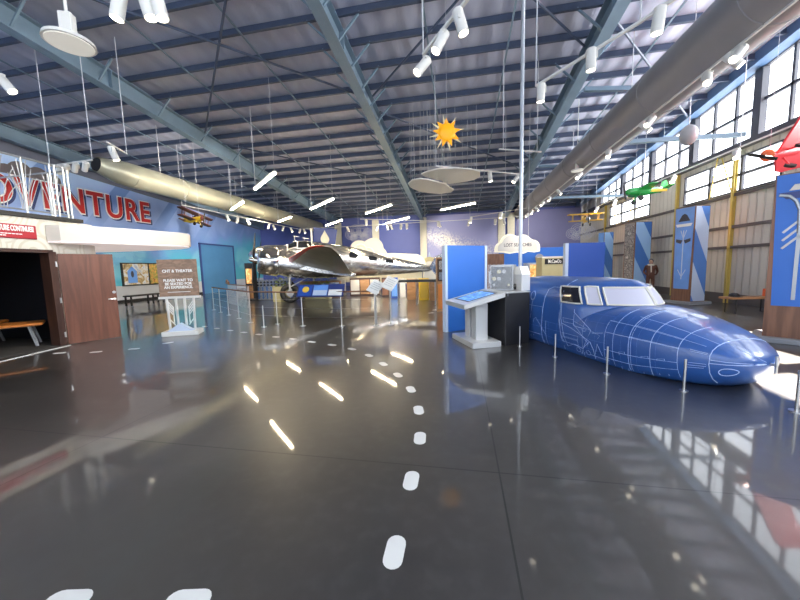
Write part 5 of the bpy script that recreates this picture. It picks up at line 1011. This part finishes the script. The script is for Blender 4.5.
def model_plane(name, lab, p, heading, bank, pitch, s, body, wing, biplane, accent='black', span=1.1, sweep=0., low=None, chord=.36, short=1., le=.24):
    p = V(*p); R = Matrix.Rotation(heading, 3, 'Z') @ Matrix.Rotation(-pitch, 3, 'Y') @ Matrix.Rotation(bank, 3, 'X'); t = thing(name, lab, 'model airplane', p)
    def T(mb): mb.v = [p + R @ (q * s) for q in mb.v]; return mb
    def rg(x, w, h, z=0): return [V(x, w * math.cos(a), z + h * math.sin(a)) for a in [2 * PI * k / 14 for k in range(14)]]
    T(MB().loft([rg(.52, .04, .04), rg(.5, .10, .10), rg(.3, .115, .12), rg(0, .11, .13), rg(-.3, .075, .09, .01), rg(-.62, .02, .035, .03)])).build('fuselage', body, t, 40)
    T(MB().loft([rg(.60, .02, .02), rg(.56, .07, .07), rg(.5, .105, .105)])).build('nose_cowl', accent, t, 40)
    T(MB().box((.61, 0, 0), (.02, .05, .44))).build('propeller', 'black', t)
    T(MB().ell((.02, 0, .12), (.11, .06, .06), 12, 6)).build('cockpit', 'darkglass', t, 40)
    ww = [(.26, -.28), (.30, .0)]
    def wg(z, sp, dih=0.):
        m = MB()
        for sg in (-1, 1): q = sp * (short if sg < 0 else 1.); m.prism([(le, 0), (le - sweep, q * sg * .92), (le - .12 - sweep, q * sg), (le + .1 - chord - sweep, q * sg), (le - chord, 0)], (0, 0, z), (1, 0, 0), (0, 1, dih * sg), (0, 0, .03))
        return T(m)
    wg(-.06 if low is None else low, span / 2).build('lower_wing' if biplane else 'wing', wing, t)
    if biplane:
        wg(.26, span / 2 * 1.08).build('upper_wing', wing, t); m = MB()
        for sg in (-1, 1):
            for x in (.16, -.02): m.bar((x, sg * span * .38, -.05), (x, sg * span * .38, .27), .018); m.bar((x, sg * .07, .1), (x, sg * .1, .27), .015)
        T(m).build('wing_struts', wing, t)
    T(MB().prism([(-.42, 0), (-.5, .28), (-.62, .28), (-.64, 0)], (0, 0, .03), (1, 0, 0), (0, 1, 0), (0, 0, .02)).prism([(-.42, 0), (-.5, -.28), (-.62, -.28), (-.64, 0)], (0, 0, .03), (1, 0, 0), (0, 1, 0), (0, 0, .02))).build('tailplane', wing, t)
    T(MB().prism([(-.42, .05), (-.5, .26), (-.62, .3), (-.66, .02)], (0, -.01, 0), (1, 0, 0), (0, 0, 1), (0, .02, 0))).build('tail_fin', body, t)
    for sg in (-1, 1): g_ = T(MB().cyl((.28, sg * .16 - .02, -.26), (.28, sg * .16 + .02, -.26), .075, n=14)).build('wheel', 'rubber', t, 40); T(MB().bar((.28, sg * .15, -.24), (.25, sg * .06, -.08), .025)).build('gear_strut', body, t)
    for q in (.3, -.45): a = p + R @ V(q * s, 0, .1 * s); MB().cyl(a, (a.x, a.y, deck(a.y) - .02), .005, n=4).build('hanging_wire', 'wire', t)
    return t, p, R, s
model_plane('model_biplane', 'yellow model biplane with dark wings hanging before the mural', (-11.797, 12.825, 3.971), math.radians(-8), math.radians(-14), math.radians(3), 1.0, 'yellow', 'maroon', True, 'maroon', 1.5)
model_plane('model_airplane', 'green model racing airplane with a yellow stripe near the window wall', (6.905, 14.075, 4.245), math.radians(188), math.radians(12), math.radians(-2), 1.28, 'green', 'green', False, 'green', .95, low=.02)
t = [o for o in COL.objects if o.name.startswith('model_airplane')][0]; p = WL[t]; R = Matrix.Rotation(math.radians(188), 3, 'Z')
MB().box(p + R @ V(-.28, .11, -.01), (.8, .03, .09), math.radians(188)).build('yellow_stripe', 'yellow', t)
model_plane('model_biplane', 'yellow model biplane hanging far off by the window wall, seen head on', (7.585, 22.186, 4.243), math.radians(265), 0, 0, 1.25, 'yellow_wing', 'yellow_wing', True, 'grey', 1.5)
t, p, R, s = model_plane('model_airplane', 'coral red model airplane banked steeply at the frame edge', (7.446, 9.247, 4.056), math.radians(200), math.radians(62), math.radians(-12), 1.3, 'plane_red', 'plane_red', False, 'orange_red', 2.1, .22, low=-.1, chord=.85, short=.32, le=.46)
mb = MB()
for x, y, r in ((.08, -.45, .09), (.02, -.62, .05), (.1, -.75, .06), (-.02, -.4, .04), (.12, -.28, .045), (-.05, -.85, .05), (.05, -.2, .03)): mb.tube([p + R @ V(x - .1 + r * math.cos(a), -y + r * math.sin(a), -.105) for a in [2 * PI * k / 14 for k in range(14)]], .010, 4, closed=True)
mb.build('ink_drawing', 'ink', t)
# ================================================================ LIGHT
w = bpy.data.worlds.new('sky'); bpy.context.scene.world = w; w.use_nodes = True; bg = w.node_tree.nodes['Background']
bg.inputs[0].default_value = (.80, .88, 1.0, 1); bg.inputs[1].default_value = 2.1
s = bpy.data.lights.new('sun', 'SUN'); s.energy = 110; s.angle = .01; s.color = (1, .93, .82); so = bpy.data.objects.new('sun', s); COL.objects.link(so)
so.rotation_euler = (V(-.72, -.22, -1)).to_track_quat('-Z', 'Y').to_euler()
def fill_sun(d, e, ang, c):
    l = bpy.data.lights.new('soft_sun_fill', 'SUN'); l.energy = e; l.angle = math.radians(ang); l.color = c; o = bpy.data.objects.new('soft_sun_fill', l); COL.objects.link(o); o.rotation_euler = V(*d).to_track_quat('-Z', 'Y').to_euler()
fill_sun((-1, .12, -.40), 9, 50, (.86, .93, 1)); fill_sun((-1, .05, .26), 15, 50, (1, .97, .9))  # added fill: soft sky light through the windows, then upward ground bounce for the ceiling
def point(p, e, r=.25, c=(1, .93, .82)):
    l = bpy.data.lights.new('hall_lamp', 'POINT'); l.energy = e; l.shadow_soft_size = r; l.color = c; o = bpy.data.objects.new('hall_lamp', l); COL.objects.link(o); o.location = p
def beam(p, q, e, ang=50, c=(1, .9, .75)):
    l = bpy.data.lights.new('track_beam', 'SPOT'); l.energy = e; l.spot_size = math.radians(ang); l.spot_blend = .6; l.shadow_soft_size = .06; l.color = c; o = bpy.data.objects.new('track_beam', l); COL.objects.link(o); o.location = p
    o.rotation_euler = (V(*q) - V(*p)).to_track_quat('-Z', 'Y').to_euler()
beam((-8, 12, 4.7), (-19, 16, 5), 1300, 80); beam((-12.5, 19, 4.8), (-19, 23, 2.5), 1300, 90); beam((-6, 9.5, 4.7), (-8, 16, 2), 1500, 75); beam((-3, 12, 4.7), (-4, 18, 1.6), 900, 70)
beam((-3, 24.5, 4.8), (-1, 29, 3.4), 500, 70); beam((-6, 24.5, 4.8), (-6, 29, 3), 550, 100); beam((5, 24.5, 4.8), (6, 29, 3), 450, 100); beam((2.2, 12.6, 4.7), (2.9, 13.2, 2.4), 150, 60); beam((.5, 5, 4.5), (.3, 8, 1.2), 250, 60)
beam((-5.5, 5.5, 4.5), (-9, 5, 2.2), 350, 80); beam((-1, 15, 4.7), (-3, 19, 1), 800, 85); beam((3.2, 11, 4.8), (4, 15.4, 1.8), 400, 70); beam((-6.5, 7.5, 4), (-9, 7.8, 2.6), 120, 70)
beam((-3, 4, 4.6), (-7.05, 7.15, 1.2), 200, 40)
sc = bpy.context.scene; sc.view_settings.view_transform = 'Standard'; sc.view_settings.look = 'None'; sc.view_settings.exposure = .42

# ================================================================ CAMERA
cam = bpy.data.cameras.new('camera'); co = bpy.data.objects.new('camera', cam); COL.objects.link(co)
cam.sensor_width = 36; cam.lens = 14.4900; cam.clip_end = 200
co.matrix_world = Matrix(((0.982372, 0.006736, 0.186813, 0.000000), (0.185137, 0.103191, -0.977280, 0.000000), (-0.025861, 0.994639, 0.100125, 1.600000), (0, 0, 0, 1)))
bpy.context.scene.camera = co
